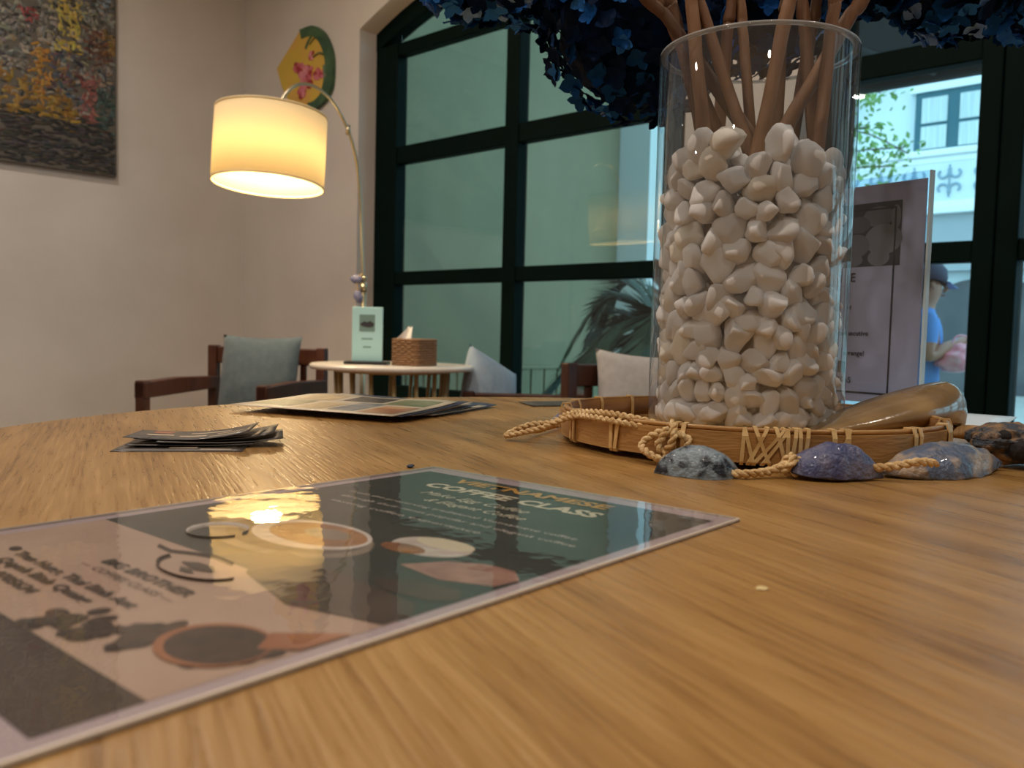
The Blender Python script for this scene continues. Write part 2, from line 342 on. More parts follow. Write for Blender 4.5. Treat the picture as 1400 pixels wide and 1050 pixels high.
# branches standing in the vase: (x, y, z above table) at the foot, at the pebble surface and near the frame top
BR = [((-0.326, 0.750, 0.185), (-0.450, 0.649, 0.357), (-0.481, 0.624, 0.400), (-0.600, 0.528, 0.565)),
      ((-0.337, 0.746, 0.100), (-0.440, 0.672, 0.357), (-0.457, 0.660, 0.400), (-0.523, 0.612, 0.565)),
      ((-0.348, 0.764, 0.100), (-0.442, 0.698, 0.357), (-0.457, 0.687, 0.400), (-0.518, 0.645, 0.565)),
      ((-0.375, 0.670, 0.100), (-0.407, 0.662, 0.357), (-0.412, 0.660, 0.400), (-0.433, 0.655, 0.565)),
      ((-0.320, 0.728, 0.100), (-0.400, 0.675, 0.357), (-0.413, 0.667, 0.400), (-0.464, 0.633, 0.565)),
      ((-0.372, 0.666, 0.100), (-0.348, 0.710, 0.357), (-0.343, 0.717, 0.400), (-0.328, 0.745, 0.565)),
      ((-0.365, 0.727, 0.100), (-0.367, 0.747, 0.357), (-0.367, 0.750, 0.400), (-0.368, 0.763, 0.565)),
      ((-0.344, 0.774, 0.270), (-0.355, 0.771, 0.357), (-0.360, 0.769, 0.400), (-0.382, 0.763, 0.565)),
      ((-0.332, 0.723, 0.100), (-0.324, 0.752, 0.357), (-0.323, 0.757, 0.400), (-0.317, 0.775, 0.565)),
      ((-0.374, 0.760, 0.100), (-0.406, 0.751, 0.357), (-0.411, 0.750, 0.400), (-0.432, 0.744, 0.565)),
      ((-0.411, 0.670, 0.115), (-0.312, 0.781, 0.357), (-0.294, 0.801, 0.400), (-0.226, 0.877, 0.565)),
      ((-0.370, 0.702, 0.100), (-0.433, 0.665, 0.357), (-0.444, 0.658, 0.400), (-0.485, 0.634, 0.565)),
      ((-0.376, 0.745, 0.100), (-0.358, 0.782, 0.357), (-0.355, 0.788, 0.400), (-0.343, 0.812, 0.565)),
      ((-0.421, 0.716, 0.100), (-0.419, 0.739, 0.357), (-0.418, 0.743, 0.400), (-0.417, 0.758, 0.565))]
def lean_inside(b, lim=.0695):
    c = Vector((-.374, .716)); p = Vector(b[1][:2]) - c
    if p.length <= lim: return b
    d = p.normalized() * (lim - p.length)
    return (b[0],) + tuple((q[0] + d.x, q[1] + d.y, q[2]) for q in b[1:])
BR = [lean_inside(b) for b in BR]
BRR = [.0055, .005, .0058, .0058, .0052, .0060, .0050, .0058, .0056, .0050, .0062, .0052, .0055, .0055]

# settle round grains in the cylinder (position based), keeping clear of the branches
rng = np.random.default_rng(7)
NP = 880
rad = np.clip(rng.lognormal(np.log(.0101), .23, NP), .0068, .0160)
pos = np.zeros((NP, 3))
aa = rng.uniform(0, 2 * np.pi, NP); rr_ = np.sqrt(rng.uniform(0, 1, NP)) * (VI - .012)
pos[:, 0] = rr_ * np.cos(aa); pos[:, 1] = rr_ * np.sin(aa); pos[:, 2] = np.linspace(.02, .42, NP) + rng.uniform(-.01, .01, NP)
segs = [(np.array(b[0]) + [0, 0, T] - np.array(VC), np.array(b[1]) + [0, 0, T] - np.array(VC), r) for b, r in zip(BR, BRR)]
iu, ju = np.triu_indices(NP, 1)
rs_ = (rad[iu] + rad[ju])
for it in range(330):
    pos[:, 2] -= .0014 if it < 170 else (.0004 if it < 260 else .00005)
    for _ in range(1):
        d = pos[iu] - pos[ju]; L2 = np.einsum('ij,ij->i', d, d)
        k = np.nonzero(L2 < rs_ ** 2)[0]
        L_ = np.sqrt(L2[k]) + 1e-9; push = (rs_[k] - L_) * .5
        dv = d[k] / L_[:, None] * (push * (.8 if it < 170 else .95))[:, None]
        np.add.at(pos, iu[k], dv); np.add.at(pos, ju[k], -dv)
        for a, b, r in segs:
            ab = b - a; t = np.clip(((pos - a) @ ab) / (ab @ ab), 0, 1); q = a + t[:, None] * ab
            e = pos - q; l = np.linalg.norm(e, axis=1) + 1e-9; pen = (rad * .9 + r) - l; kk = pen > 0
            pos[kk] += e[kk] / l[kk, None] * pen[kk, None]
        h = np.hypot(pos[:, 0], pos[:, 1]); lim = VI - rad * .95; kk = h > lim
        pos[kk, 0] *= lim[kk] / h[kk]; pos[kk, 1] *= lim[kk] / h[kk]
        pos[:, 2] = np.maximum(pos[:, 2], .009 + rad * .95)
top = np.sort(pos[:, 2] + rad)
print('pebble top', top[-1], top[-40], 'bottom', pos[:, 2].min())

def pebble_mesh(seed, m):
    rnd = random.Random(seed); bm = bmesh.new(); bmesh.ops.create_icosphere(bm, subdivisions=3, radius=1.0)
    cuts = []
    for _ in range(rnd.randint(7, 11)):
        n = Vector((rnd.gauss(0, 1), rnd.gauss(0, 1), rnd.gauss(0, 1))).normalized(); cuts.append((n, rnd.uniform(.56, .86)))
    off = Vector((rnd.uniform(0, 50), rnd.uniform(0, 50), rnd.uniform(0, 50)))
    for v in bm.verts:
        p = v.co.copy()
        for n, dd in cuts:
            k = p.dot(n) - dd
            if k > 0: p -= n * k * .95
        p *= 1 + .12 * mnoise.noise(p * 1.3 + off) + .04 * mnoise.noise(p * 4 + off) + .015 * mnoise.noise(p * 9 + off)
        v.co = p
    s = (rnd.uniform(1.25, 1.55), rnd.uniform(1.08, 1.28), rnd.uniform(.74, 1.0))
    for v in bm.verts: v.co = Vector((v.co.x * s[0], v.co.y * s[1], v.co.z * s[2]))
    me = bpy.data.meshes.new('pebble'); bm.to_mesh(me); bm.free(); me.materials.append(m)
    me.polygons.foreach_set('use_smooth', [True] * len(me.polygons)); return me
PM = [pebble_mesh(100 + i, pebble_ms[[0, 1, 0, 1, 2, 0, 1, 3, 0, 1, 0, 2][i]]) for i in range(12)]
vd = np.array([.462, -.885, 0.])                          # from the vase towards the room
R0 = VI
perp = np.array([vd[1], -vd[0], 0]); side = pos @ perp
front = np.sqrt(np.maximum(R0 ** 2 - np.minimum(np.abs(side), R0) ** 2, 0)) - pos @ vd      # depth behind the near glass
topness = np.where(pos[:, 2] > top[-60] - .02, -.02, 0)
order = [i for i in np.argsort(front + topness) if pos[i, 2] < .246]
rnd = random.Random(3)
rest = G()
for k, i in enumerate(order):
    me = PM[rnd.randrange(12)]
    # long axis lies along the glass, flat side outwards for grains at the wall
    e = Euler((rnd.uniform(0, 6.28), rnd.uniform(0, 6.28), rnd.uniform(0, 6.28)))
    s = rad[i] * .99
    loc = VC + Vector(pos[i])
    if k < 300:
        o = ob('pebble', me, None, loc, e, (s, s, s))
        tag(o, 'rounded white pebble among the many filling the tall glass vase', 'pebble', 'white pebbles in the glass vase')
    else:
        mt = Matrix.LocRotScale(loc, e, Vector((s, s, s)))
        rest.add([mt @ v.co for v in me.vertices], [tuple(p.vertices) for p in me.polygons])
tag(rest.ob('pebble_fill', pebble_ms[0], None, True), 'white pebbles packed at the back and core of the glass vase', 'pebbles', kind='stuff')

# florets for the blue flower heads
def floret_mesh(seed, m):
    rnd = random.Random(seed); g = G()
    for q in range(4):
        a = q * math.pi / 2 + rnd.uniform(-.2, .2); l = rnd.uniform(.85, 1.1); w = rnd.uniform(.40, .52); cup = rnd.uniform(.12, .45); tw = rnd.uniform(-.25, .25)
        def f(u, v):
            t = v; ww = w * (math.sin(math.pi * min(t * .93 + .05, 1)) ** .7); s = (u - .5) * 2
            x = t * l; y = s * ww; z = cup * t * t + .16 * s * s * ww + tw * s * t * .4 + .03 * math.sin(7 * s + 9 * t + q)
            return (x * math.cos(a) - y * math.sin(a), x * math.sin(a) + y * math.cos(a), z)
        g.grid(f, 4, 4)
    return g.me('floret', m, True, fix=False)
FM = {c: [floret_mesh(31 * c + k, petal_ms[c]) for k in range(3)] for c in range(4)}
def branch_pts(b):
    return curve([(p[0], p[1], p[2] + T) for p in b], 7)
def stick_mesh(pts, r, m, seed):
    rnd = random.Random(seed); n = len(pts); rs = []; q = []
    for i, p in enumerate(pts):
        t = i / (n - 1); knot = 1 + (.18 if i % 9 == 4 else 0)
        rs.append(r * (1.12 - .35 * t) * knot * rnd.uniform(.95, 1.05)); q.append(p + Vector((rnd.uniform(-1, 1), rnd.uniform(-1, 1), 0)) * .0007)
    return G().tube(q, rs, 9)
def flower_branch(idx, head, hr, n, mix, label, seed):
    hd = Vector((head[0], head[1], head[2] + T)); b = BR[idx]; top_ = Vector((b[3][0], b[3][1], b[3][2] + T))
    rnd = random.Random(seed)
    t = thing('hydrangea_branch', label, 'flower branch', (b[0][0], b[0][1], b[0][2] + T), group='hydrangea branches in the vase')
    o0 = Vector(t.location)
    pts = curve([(p[0], p[1], p[2] + T) for p in b[:3]] + [top_, hd + Vector((0, 0, hr * .3))], 7)
    pts = [p - o0 for p in pts]
    stick_mesh(pts, BRR[idx], stick_m if idx % 2 else stick2_m, seed).ob('stem', stick_m if idx % 3 else stick2_m, t, True)
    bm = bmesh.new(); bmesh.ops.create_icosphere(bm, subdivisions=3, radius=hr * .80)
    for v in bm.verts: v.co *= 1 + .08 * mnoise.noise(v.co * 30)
    me = bpy.data.meshes.new('light_block_core'); bm.to_mesh(me); bm.free(); me.materials.append(petal_ms[1])  # dark ball added inside the head to block light between florets
    ob('light_block_core', me, t, hd - o0)
    for i in range(n):
        z = .8 - 1.8 * (i + .5) / n; a = i * 2.399963; r = math.sqrt(1 - z * z)
        d = Vector((r * math.cos(a), r * math.sin(a), z)); d = (d + Vector((rnd.uniform(-1, 1), rnd.uniform(-1, 1), rnd.uniform(-1, 1))) * .12).normalized()
        c = rnd.choices((0, 1, 2, 3), mix)[0]
        q = d.to_track_quat('Z', 'Y').to_euler(); s = rnd.uniform(.0100, .0142)
        qe = (Euler(q).to_matrix() @ Euler((rnd.uniform(-.5, .5), rnd.uniform(-.5, .5), rnd.uniform(0, 6.28))).to_matrix()).to_euler()
        ob('floret', FM[c][rnd.randrange(3)], t, hd - o0 + d * hr * rnd.uniform(.86, .98), qe, (s, s, s))
flower_branch(2, (-.547, .777, .425), .108, 300, (5, 9, 1, .12), 'drooping branch with a large navy hydrangea head left of the vase', 11)
flower_branch(0, (-.626, .611, .462), .066, 210, (3, 1, 3, 4), 'outermost left branch with a pale and blue hydrangea head', 12)
flower_branch(10, (-.266, .900, .442), .064, 210, (4, 2, 3, 3), 'branch leaning right with a mixed pale and blue hydrangea head', 13)
flower_branch(12, (-.318, .838, .452), .055, 150, (5, 3, 4, 1), 'branch with a small deep blue hydrangea head behind the vase rim', 14)
flower_branch(8, (-.215, .965, .452), .066, 210, (5, 3, 3, 2), 'far right branch with a dark blue hydrangea head', 15)
flower_branch(13, (-.494, .943, .500), .105, 290, (5, 9, 1, .2), 'branch with a dark hydrangea head straight behind the vase', 16)
flower_branch(1, (-.66, .74, .50), .07, 200, (4, 4, 2, 2), 'branch with a blue hydrangea head above the window mullion', 17)
used = {2, 0, 10, 12, 8, 13, 1}
BL = {3: 'thick bare branch with a knot near the left glass of the vase', 4: 'bare branch slanting from upper left to the vase centre', 5: 'pale bare branch slanting up to the right in mid vase', 6: 'bare branch crossing closely behind the pale one in mid vase',
      7: 'upright bare branch in the right half of the vase', 9: 'slim bare branch standing at the centre of the vase', 11: 'shadow-brown bare branch closest to the left glass'}
for i, l in BL.items():
    b = BR[i]; o0 = Vector((b[0][0], b[0][1], b[0][2] + T))
    stick_mesh([p - o0 for p in branch_pts(b)], BRR[i], stick_m, 40 + i)
    o = stick_mesh([p - o0 for p in branch_pts(b)], BRR[i], stick_m, 40 + i).ob('bare_branch', stick2_m if i in (6, 11) else stick_m, None, True, loc=o0)
    tag(o, l, 'branch', 'bare branches in the vase')
# ------------------------------------------------------------------ bamboo tray
TX, TY, TRR = -.357, .688, .160
tr = thing('bamboo_tray', 'shallow round bamboo tray with rattan bindings under the vase', 'tray', (TX, TY, T))
G().lathe([(TRR - .003, .005), (TRR, .005), (TRR + .0006, .026), (TRR - .003, .026)], 128, closed=True).ob('outer_band', bamboo_m, tr)
G().lathe([(TRR - .0085, .006), (TRR - .0055, .006), (TRR - .0045, .0275), (TRR - .0075, .0275)], 96, closed=True).ob('inner_band', bamboo_in_m, tr, True)
G().lathe([(.0001, .0015), (.09, .0018), (.14, .004), (TRR - .008, .009), (TRR - .008, .011), (.14, .0065), (.09, .0055), (.0001, .0055)], 72).ob('woven_floor', weave_m, tr, True)
G().lathe([(TRR - .006, .0265), (TRR - .002, .0265), (TRR - .002, .0292), (TRR - .006, .0292)], 96, closed=True).ob('rim_cane', bamboo_m, tr, True)
def binding(a, lean=0., w=.0040):
    r0, r1 = TRR - .0098, TRR + .0018
    loop = [(r0, .0030), (r1 - .001, .0036), (r1 + .0004, .006), (r1 + .0004, .024), (r1 - .002, .0302), (r0 + .002, .0302), (r0, .025), (r0, .006)]
    g = G(); n = len(loop); vs = []
    for th in (0., -.0009):
        for r, z in loop:
            rr = r + th * (1 if r > TRR - .005 else -1); zz = z + th * (1 if z > .016 else -1); aa = a + lean * (z - .016) / .012
            for s in (-.5, .5):
                ab = aa + s * w / TRR; vs.append((rr * math.cos(ab), rr * math.sin(ab), zz))
    fs = []
    for i in range(n):
        k = (i + 1) % n; a0, a1, b0, b1 = 2 * i, 2 * i + 1, 2 * k, 2 * k + 1; o = 2 * n
        fs += [(a0, a1, b1, b0), (o + a0, o + b0, o + b1, o + a1), (a0, b0, o + b0, o + a0), (a1, o + a1, o + b1, b1)]
    return g.add(vs, fs)
for a, lean in [(216, 0), (239, .0), (241.2, 0), (260.2, 0), (262.2, .01), (280, 0), (282.2, 0), (297, .004), (298.6, -.02), (300.4, .035), (301.8, -.03), (303.0, .06), (304.6, .05), (306.2, -.02), (307.6, 0), (309, .01), (310.6, .0), (312, .01), (319, 0), (321.2, .03), (322.6, 0), (344, 0), (346, .01), (200, 0), (182, 0), (165, 0), (150, 0), (128, 0), (70, 0), (40, 0), (24, 0)]:
    binding(math.radians(a), lean, .0026 if 296 < a < 313 else .0032).ob('binding', rattan_m, tr)
binding(math.radians(6), 0, .013).ob('binding', rattan_m, tr)
# big brown shell propped in the tray
def shell_mesh(L, Wd, H, m, tip=.55, seed=0, lift=0., rough=.0, n=26, point=.72):
    """one valve: beak at +x, round end at -x, domed; closed underside slightly hollow"""
    rnd = random.Random(seed); off = Vector((seed * 3.1, 1.7, 9.2))
    def half(u):            # half width along the length
        t = u
        return Wd / 2 * (math.sin(math.pi * min(max(t, 0), 1) ** tip) ** point if 0 < t < 1 else 0)
    g = G(); NU, NV = n, 14; vs = []; fs = []
    for top_ in (1, 0):
        for i in range(NU + 1):
            u = i / NU; w = half(u); x = (u - .5) * L
            for j in range(NV + 1):
                s = j / NV * 2 - 1
                dome = max(1 - s * s, 0) ** .6 * math.sin(math.pi * min(max(u, .0), 1)) ** (point * .76)
                p = Vector((x, s * w, H * dome * (1 if top_ else .72) - (0 if top_ else .0012)))
                if rough: p += Vector((0, 0, 1)) * rough * mnoise.noise(p * 140 + off) * (1 if top_ else 0)
                if rough: p.y += rough * .8 * mnoise.noise(Vector((x * 110, s * 2, 3)) + off) * abs(s)
                p.z += lift * s
                vs.append(p)
    k = (NU + 1) * (NV + 1)
    for b in (0, k):
        for i in range(NU):
            for j in range(NV):
                q = (b + i * (NV + 1) + j, b + (i + 1) * (NV + 1) + j, b + (i + 1) * (NV + 1) + j + 1, b + i * (NV + 1) + j + 1); fs.append(q if b == 0 else q[::-1])
    for i in range(NU):
        for j in (0, NV):
            a, c = i * (NV + 1) + j, (i + 1) * (NV + 1) + j; fs.append((a, c, c + k, a + k))
    g.add(vs, fs); me = g.me('shell', m, True)
    return me
pen_m = pbr('brown_pen_shell', srgb(164, 134, 92), .22, col2=srgb(132, 106, 72), nscale=14, mscale=(1, 2, 1), nlo=.35, nhi=.7, coat=.7, bump=.08, bscale=60)
pen_edge_m = pbr('grey_shell_lip', srgb(96, 92, 86), .3, coat=.4)
big = thing('pen_shell', 'large glossy brown shell leaning in the tray right of the vase', 'shell', (-.268, .772, T + .013))
# lofted valve: narrow end by the vase, high rounded end to the right, opening turned away
dirx = Vector((.081, .170, 0)).normalized(); diry = Vector((-dirx.y, dirx.x, 0))
def big_f(u, v, inset=0.):
    L = .196; x = (u - .5) * L
    h = .044 * (math.sin(math.pi * (.06 + .86 * u) / 2) ** 1.25) * (1 - max(u - .90, 0) ** 2 * 62)
    h = max(h, .002); d = .046 * math.sin(math.pi * min(.10 + u * .88, .985)) ** .55
    a = math.radians(-80 + 170 * v)
    y = -math.cos(a) * (d - inset) * .9; z = h * .5 + math.sin(a) * (h * .5 - inset * .4)
    p = dirx * x + diry * (y + .012) + Vector((0, 0, z))
    return p
G().grid(lambda u, v: big_f(u, v), 36, 14).ob('valve', pen_m, big, True, solid=.0024)
G().tube([big_f(i / 36, 1) for i in range(37)], .0014, 6).ob('lip', pen_edge_m, big, True)
# ------------------------------------------------------------------ shell garland
mus1 = pbr('mottled_mussel', srgb(122, 138, 150), .42, col2=srgb(26, 32, 46), nscale=95, nlo=.50, nhi=.60, bump=.35, bscale=220, coat=.25)
mus2 = pbr('purple_mussel', srgb(70, 76, 118), .4, col2=srgb(128, 128, 150), nscale=70, nlo=.42, nhi=.75, bump=.35, bscale=260, coat=.25)
mus3 = pbr('worn_mussel', srgb(88, 102, 128), .42, col2=srgb(186, 166, 142), nscale=48, nlo=.46, nhi=.66, bump=.4, bscale=200, coat=.25)
ga = thing('shell_garland', 'straw rope garland strung with blue mussel shells along the tray', 'garland', (-.30, .50, T))
o0 = Vector((-.30, .50, 0))
def twist(path, r, strands=2, pitch=.0115, n=3, sub=5):
    pts = curve(path, n * sub); g = G(); L = [0]
    for a, b in zip(pts[:-1], pts[1:]): L.append(L[-1] + (b - a).length)
    # resample evenly
    tot = L[-1]; m = max(int(tot / .0016), 8); q = []
    k = 0
    for i in range(m + 1):
        s = tot * i / m
        while k < len(L) - 2 and L[k + 1] < s: k += 1
        f = (s - L[k]) / max(L[k + 1] - L[k], 1e-9); q.append(pts[k].lerp(pts[k + 1], min(f, 1)))
    t0 = (q[1] - q[0]).normalized(); u = t0.orthogonal().normalized(); fr = []
    for i, p in enumerate(q):
        t = (q[min(i + 1, m)] - q[max(i - 1, 0)]).normalized(); u = (u - t * u.dot(t)).normalized(); fr.append((p, u, t.cross(u)))
    for st in range(strands):
        g.tube([p + (a * math.cos(x) + b * math.sin(x)) * r * .56 for i, (p, a, b) in enumerate(fr) for x in [2 * math.pi * (tot * i / m / pitch + st / strands)]], r * .66, 7)
    return g
R_ = lambda x, y, z: Vector((x, y, z)) - o0
# doubled loop hanging over the left of the tray
lp = [R_(-.330, .541, .016), R_(-.345, .534, .022), R_(-.372, .527, .026), R_(-.405, .530, .0275), R_(-.432, .541, .025), R_(-.462, .537, .013), R_(-.486, .531, .006), R_(-.494, .529, .004),
      R_(-.492, .537, .008), R_(-.480, .546, .014), R_(-.462, .551, .017), R_(-.440, .546, .026), R_(-.408, .535, .031), R_(-.375, .531, .031), R_(-.347, .539, .026), R_(-.332, .545, .018)]
twist(lp, .0022).ob('rope', rope_m, ga, True)
kn = [R_(-.338, .524, .004), R_(-.326, .522, .018), R_(-.334, .533, .029), R_(-.343, .531, .014), R_(-.328, .518, .004), R_(-.340, .513, .008), R_(-.350, .520, .014), R_(-.334, .525, .024), R_(-.318, .531, .018), R_(-.326, .526, .006), R_(-.336, .519, .013), R_(-.330, .523, .026)]
twist(kn, .0025).ob('knot', rope_m, ga, True)
twist([R_(-.325, .518, .004), R_(-.300, .512, .004), R_(-.268, .508, .0035), R_(-.256, .526, .0045), R_(-.248, .537, .009), R_(-.238, .546, .012), R_(-.215, .568, .009), R_(-.200, .579, .009), R_(-.183, .590, .0135), R_(-.176, .603, .012)], .0026).ob('rope', rope_m, ga, True)
kn2 = [R_(-.250, .535, .004), R_(-.243, .535, .012), R_(-.248, .542, .014), R_(-.252, .537, .006), R_(-.242, .540, .003)]
twist(kn2, .0025).ob('knot', rope_m, ga, True)
a1 = math.atan2(.516 - .485, -.270 + .316)
s1 = ob('mussel_shell', shell_mesh(.056, .036, .0195, mus1, 1.25, 3, rough=.0006), ga, R_(-.293, .500, .0005), (0, 0, a1)); s1['label'] = 'mottled dark grey mussel shell'
s2 = ob('mussel_shell', shell_mesh(.064, .034, .0205, mus2, .62, 5, rough=.0016, point=.95), ga, R_(-.2255, .5605, .004), (math.radians(4), math.radians(3), math.atan2(.045, .052))); s2['label'] = 'plain purple mussel shell'
s3 = ob('mussel_shell', shell_mesh(.122, .046, .0190, mus3, .80, 8, rough=.0030, point=1.15), ga, R_(-.182, .646, .0035), (math.radians(7), 0, math.atan2(.103, .042))); s3['label'] = 'worn mussel shell with beige patches'
bl = ob('mussel_shell', shell_mesh(.034, .028, .014, mus2, .9, 12), ga, R_(-.533, .655, .0005), (0, 0, 2.2)); bl['label'] = 'deep blue mussel shell'
twist([R_(-.488, .545, .009), R_(-.50, .575, .004), R_(-.515, .615, .004), R_(-.525, .645, .004)], .0018).ob('rope', rope_m, ga, True)
# crusted lump and wood sliver at the right
coral_m = pbr('crusted_coral', srgb(168, 134, 96), .8, col2=srgb(70, 76, 86), nscale=60, nlo=.40, nhi=.56, bump=.9, bscale=140)
pit_shade_m = pbr('pit_shade', srgb(26, 20, 20), .8)  # dark balls paint the shade inside the coral's hollows
co = thing('coral_lump', 'rough brown and grey crusted coral lump at the end of the garland', 'coral', (-.158, .735, T))
bm = bmesh.new(); bmesh.ops.create_icosphere(bm, subdivisions=5, radius=1)
for v in bm.verts:
    p = v.co.copy(); k = 1 + .28 * mnoise.noise(p * 1.6 + Vector((3, 1, 2))) + .12 * mnoise.noise(p * 4.2) + .05 * mnoise.noise(p * 11)
    for c, rr, dep in ((Vector((.15, -.9, .35)).normalized(), .42, .30), (Vector((-.45, -.8, .45)).normalized(), .24, .22), (Vector((.7, -.65, .3)).normalized(), .16, .15), (Vector((-.1, -.7, .75)).normalized(), .13, .15)):
        dd = (p - c).length
        if dd < rr: k -= dep * (1 - (dd / rr) ** 2)
    v.co = Vector((p.x * k * .034, p.y * k * .028, p.z * k * .0165 + .0165))
zmin = min(v.co.z for v in bm.verts)
for v in bm.verts: v.co.z -= zmin
me = bpy.data.meshes.new('lump'); bm.to_mesh(me); bm.free(); me.materials.append(coral_m)
me.polygons.foreach_set('use_smooth', [True] * len(me.polygons)); ob('lump', me, co, (0, 0, 0), (0, 0, math.radians(46)))
for (x, y, z, r) in ((-.0120, -.0225, .0145, .0088), (-.0215, -.0165, .0240, .0050), (.004, -.021, .0250, .0042), (.016, -.018, .0210, .0030)):
    bm = bmesh.new(); bmesh.ops.create_icosphere(bm, subdivisions=2, radius=r); me = bpy.data.meshes.new('shade_ball'); bm.to_mesh(me); bm.free(); me.materials.append(pit_shade_m)
    ob('shade_ball', me, co, Euler((0, 0, math.radians(46))).to_matrix() @ Vector((x, y, z)))
slv = wood_mat('driftwood', srgb(150, 110, 66), srgb(184, 144, 92), srgb(206, 170, 118), .9, .6, 3.)
def sliver(u, v):
    a = 2 * math.pi * v; w = .012 * math.sin(math.pi * min(max(u * .94 + .04, 0), 1)) ** .5; L = .085
    return ((u - .5) * L, math.cos(a) * w * 1.3, .0085 + math.sin(a) * w * .68 + .002 * math.sin(u * 9))
dw = G().grid(sliver, 22, 12).ob('driftwood_piece', slv, None, True, loc=(-.208, .868, T + .0010), rot=(0, 0, .93))
tag(dw, 'pale flat piece of driftwood behind the crusted coral', 'driftwood')

# ------------------------------------------------------------------ laminated flyer
FLA = Vector((-.42, .382, T)); FTH = math.atan2(.009, .2155); FW, FL = .2165, .340
fl = thing('laminated_flyer', 'glossy laminated coffee class flyer lying in the foreground', 'flyer', FLA, (0, 0, FTH))
white_m = pbr('paper_white', srgb(182, 164, 168), .55)
edge_m = pbr('laminate_edge', srgb(226, 214, 200), .3, coat=.5)
def fbox(x0, x1, y0, y1, z0, z1, name, m, parent): return G().box(x0, x1, -y1, -y0, z0, z1).ob(name, m, parent)
fbox(0, FW, 0, FL, .0002, .0008, 'sheet', white_m, fl)
g = G(); e = .0012
for a, b, c, d in ((0, FW, 0, e), (0, FW, FL - e, FL), (0, e, e, FL - e), (FW - e, FW, e, FL - e)): g.box(a, b, -d, -c, .0002, .0017)
g.ob('laminate_edge', edge_m, fl)
P_dark = pbr('print_dark_green', srgb(36, 42, 36), .6, col2=srgb(52, 54, 46), nscale=18)
P_brown = pbr('print_dark_brown', srgb(58, 42, 34), .6, col2=srgb(82, 66, 52), nscale=16)
P_pink = pbr('print_beige', srgb(176, 146, 128), .6, col2=srgb(188, 160, 140), nscale=14)
P_text = pbr('print_text_dark', srgb(66, 52, 42), .6)
P_cream = pbr('print_cream', srgb(216, 206, 178), .6)
P_gold = pbr('print_gold', srgb(204, 152, 62), .6)
P_white = pbr('print_white', srgb(214, 204, 194), .6, col2=srgb(186, 172, 160), nscale=60)
P_coffee = pbr('print_coffee', srgb(168, 112, 58), .6, col2=srgb(120, 72, 36), nscale=60)
P_orange = pbr('print_orange', srgb(150, 92, 58), .6, col2=srgb(168, 110, 74), nscale=40)
P_rose = pbr('print_rose', srgb(170, 128, 112), .6, col2=srgb(140, 96, 82), nscale=90)
P_bean = pbr('print_beans', srgb(44, 32, 26), .6, col2=srgb(74, 54, 42), nscale=120)
LZ = [.0009]
def layer(poly, m, name='print'):
    z = LZ[0]; LZ[0] += .000016
    return G().prism([(x, -y) for x, y in poly], z, z + .00001, 2).ob(name, m, fl)
def rect(x0, x1, y0, y1): return [(x0, y0), (x1, y0), (x1, y1), (x0, y1)]
layer(rect(.0085, .208, .0125, .327), P_dark)
layer(rect(.0085, .208, .220, .3005), P_pink)
layer(rect(.0085, .208, .3006, .327), P_brown)
# cup on saucer, handle, second plate, heaps of ground coffee
P_sauc = pbr('print_saucer', srgb(112, 98, 84), .6, col2=srgb(140, 124, 106), nscale=50)
layer(disc(.092, .178, .046, .027), P_sauc); layer(disc(.092, .176, .040, .023), P_brown); layer(disc(.096, .170, .033, .021), P_white); layer(disc(.098, .168, .028, .016), P_coffee); layer(disc(.101, .165, .014, .007), P_sauc)
hd = G(); hd.tube([(x, -y, .00118) for x, y in disc(.066, .197, .013, .012, 20)] , .0016, 6, flat=.05); hd.ob('print', P_white, fl)
layer(disc(.149, .148, .020, .014), P_white); layer(disc(.150, .141, .016, .007), P_cream); layer(disc(.142, .158, .012, .006), P_coffee)
layer([(.160, .176), (.170, .160), (.184, .152), (.198, .152), (.207, .160), (.205, .172), (.185, .180)], P_rose)
layer([(.168, .196), (.180, .186), (.2, .184), (.2075, .192), (.2, .2), (.18, .202)], P_brown)
layer([(.112, .195), (.20, .205), (.2075, .214), (.2075, .226), (.17, .235), (.13, .224), (.11, .208)], P_brown)
rb = random.Random(77)
for q in range(70):
    x = rb.uniform(.128, .2050); y = .300 - (x - .128) * .32 - abs(rb.gauss(0, .008)) + .004 * math.sin(x * 300)
    if not (.246 < y < .299): continue
    a = rb.uniform(0, 3.14); rx, ry = rb.uniform(.0036, .0058), rb.uniform(.0024, .0036)
    layer([(x + rx * math.cos(t) * math.cos(a) - ry * math.sin(t) * math.sin(a), y + rx * math.cos(t) * math.sin(a) + ry * math.sin(t) * math.cos(a)) for t in [i * .5236 for i in range(12)]], (P_bean, P_brown, P_bean)[q % 3])
    LZ[0] -= .000012
layer(disc(.186, .270, .0185, .0155), P_orange); layer(disc(.187, .2695, .0165, .0137), P_bean)
layer([(.190, .254), (.2075, .238), (.2075, .256), (.198, .264)], P_orange)
# logo bowl with leaf and steam line
g = G(); z = LZ[0] + .0001
g.tube([(.1126 + .022 * math.cos(a), -.232 - .012 * math.sin(a), z) for a in [i * math.pi / 14 for i in range(15)]], .0011, 6, flat=.05)
g.tube([(x, -y, z) for x, y in ((.072, .2275), (.084, .2285), (.094, .224), (.104, .221), (.118, .222))], .0008, 6, flat=.05)
g.ob('print', P_text, fl)
layer([(.100, .233), (.106, .229), (.116, .2285), (.122, .232), (.114, .235)], P_text); layer([(.106, .2365), (.113, .2355), (.118, .238), (.111, .2395)], P_text)
def ftext(s, x0, x1, y, size, m, shear=0., bold=0.):
    me = text_me(s, size, m, shear, bold, 'CENTER', x1 - x0)
    return ob('lettering', me, fl, ((x0 + x1) / 2, -y, .00132))
ftext('VIETNAMESE', .0460, .1570, .0270, .0150, P_gold, .0, .0005)
ftext('COFFEE CLASS', .0430, .1640, .0475, .0165, P_cream, .0, .0006)
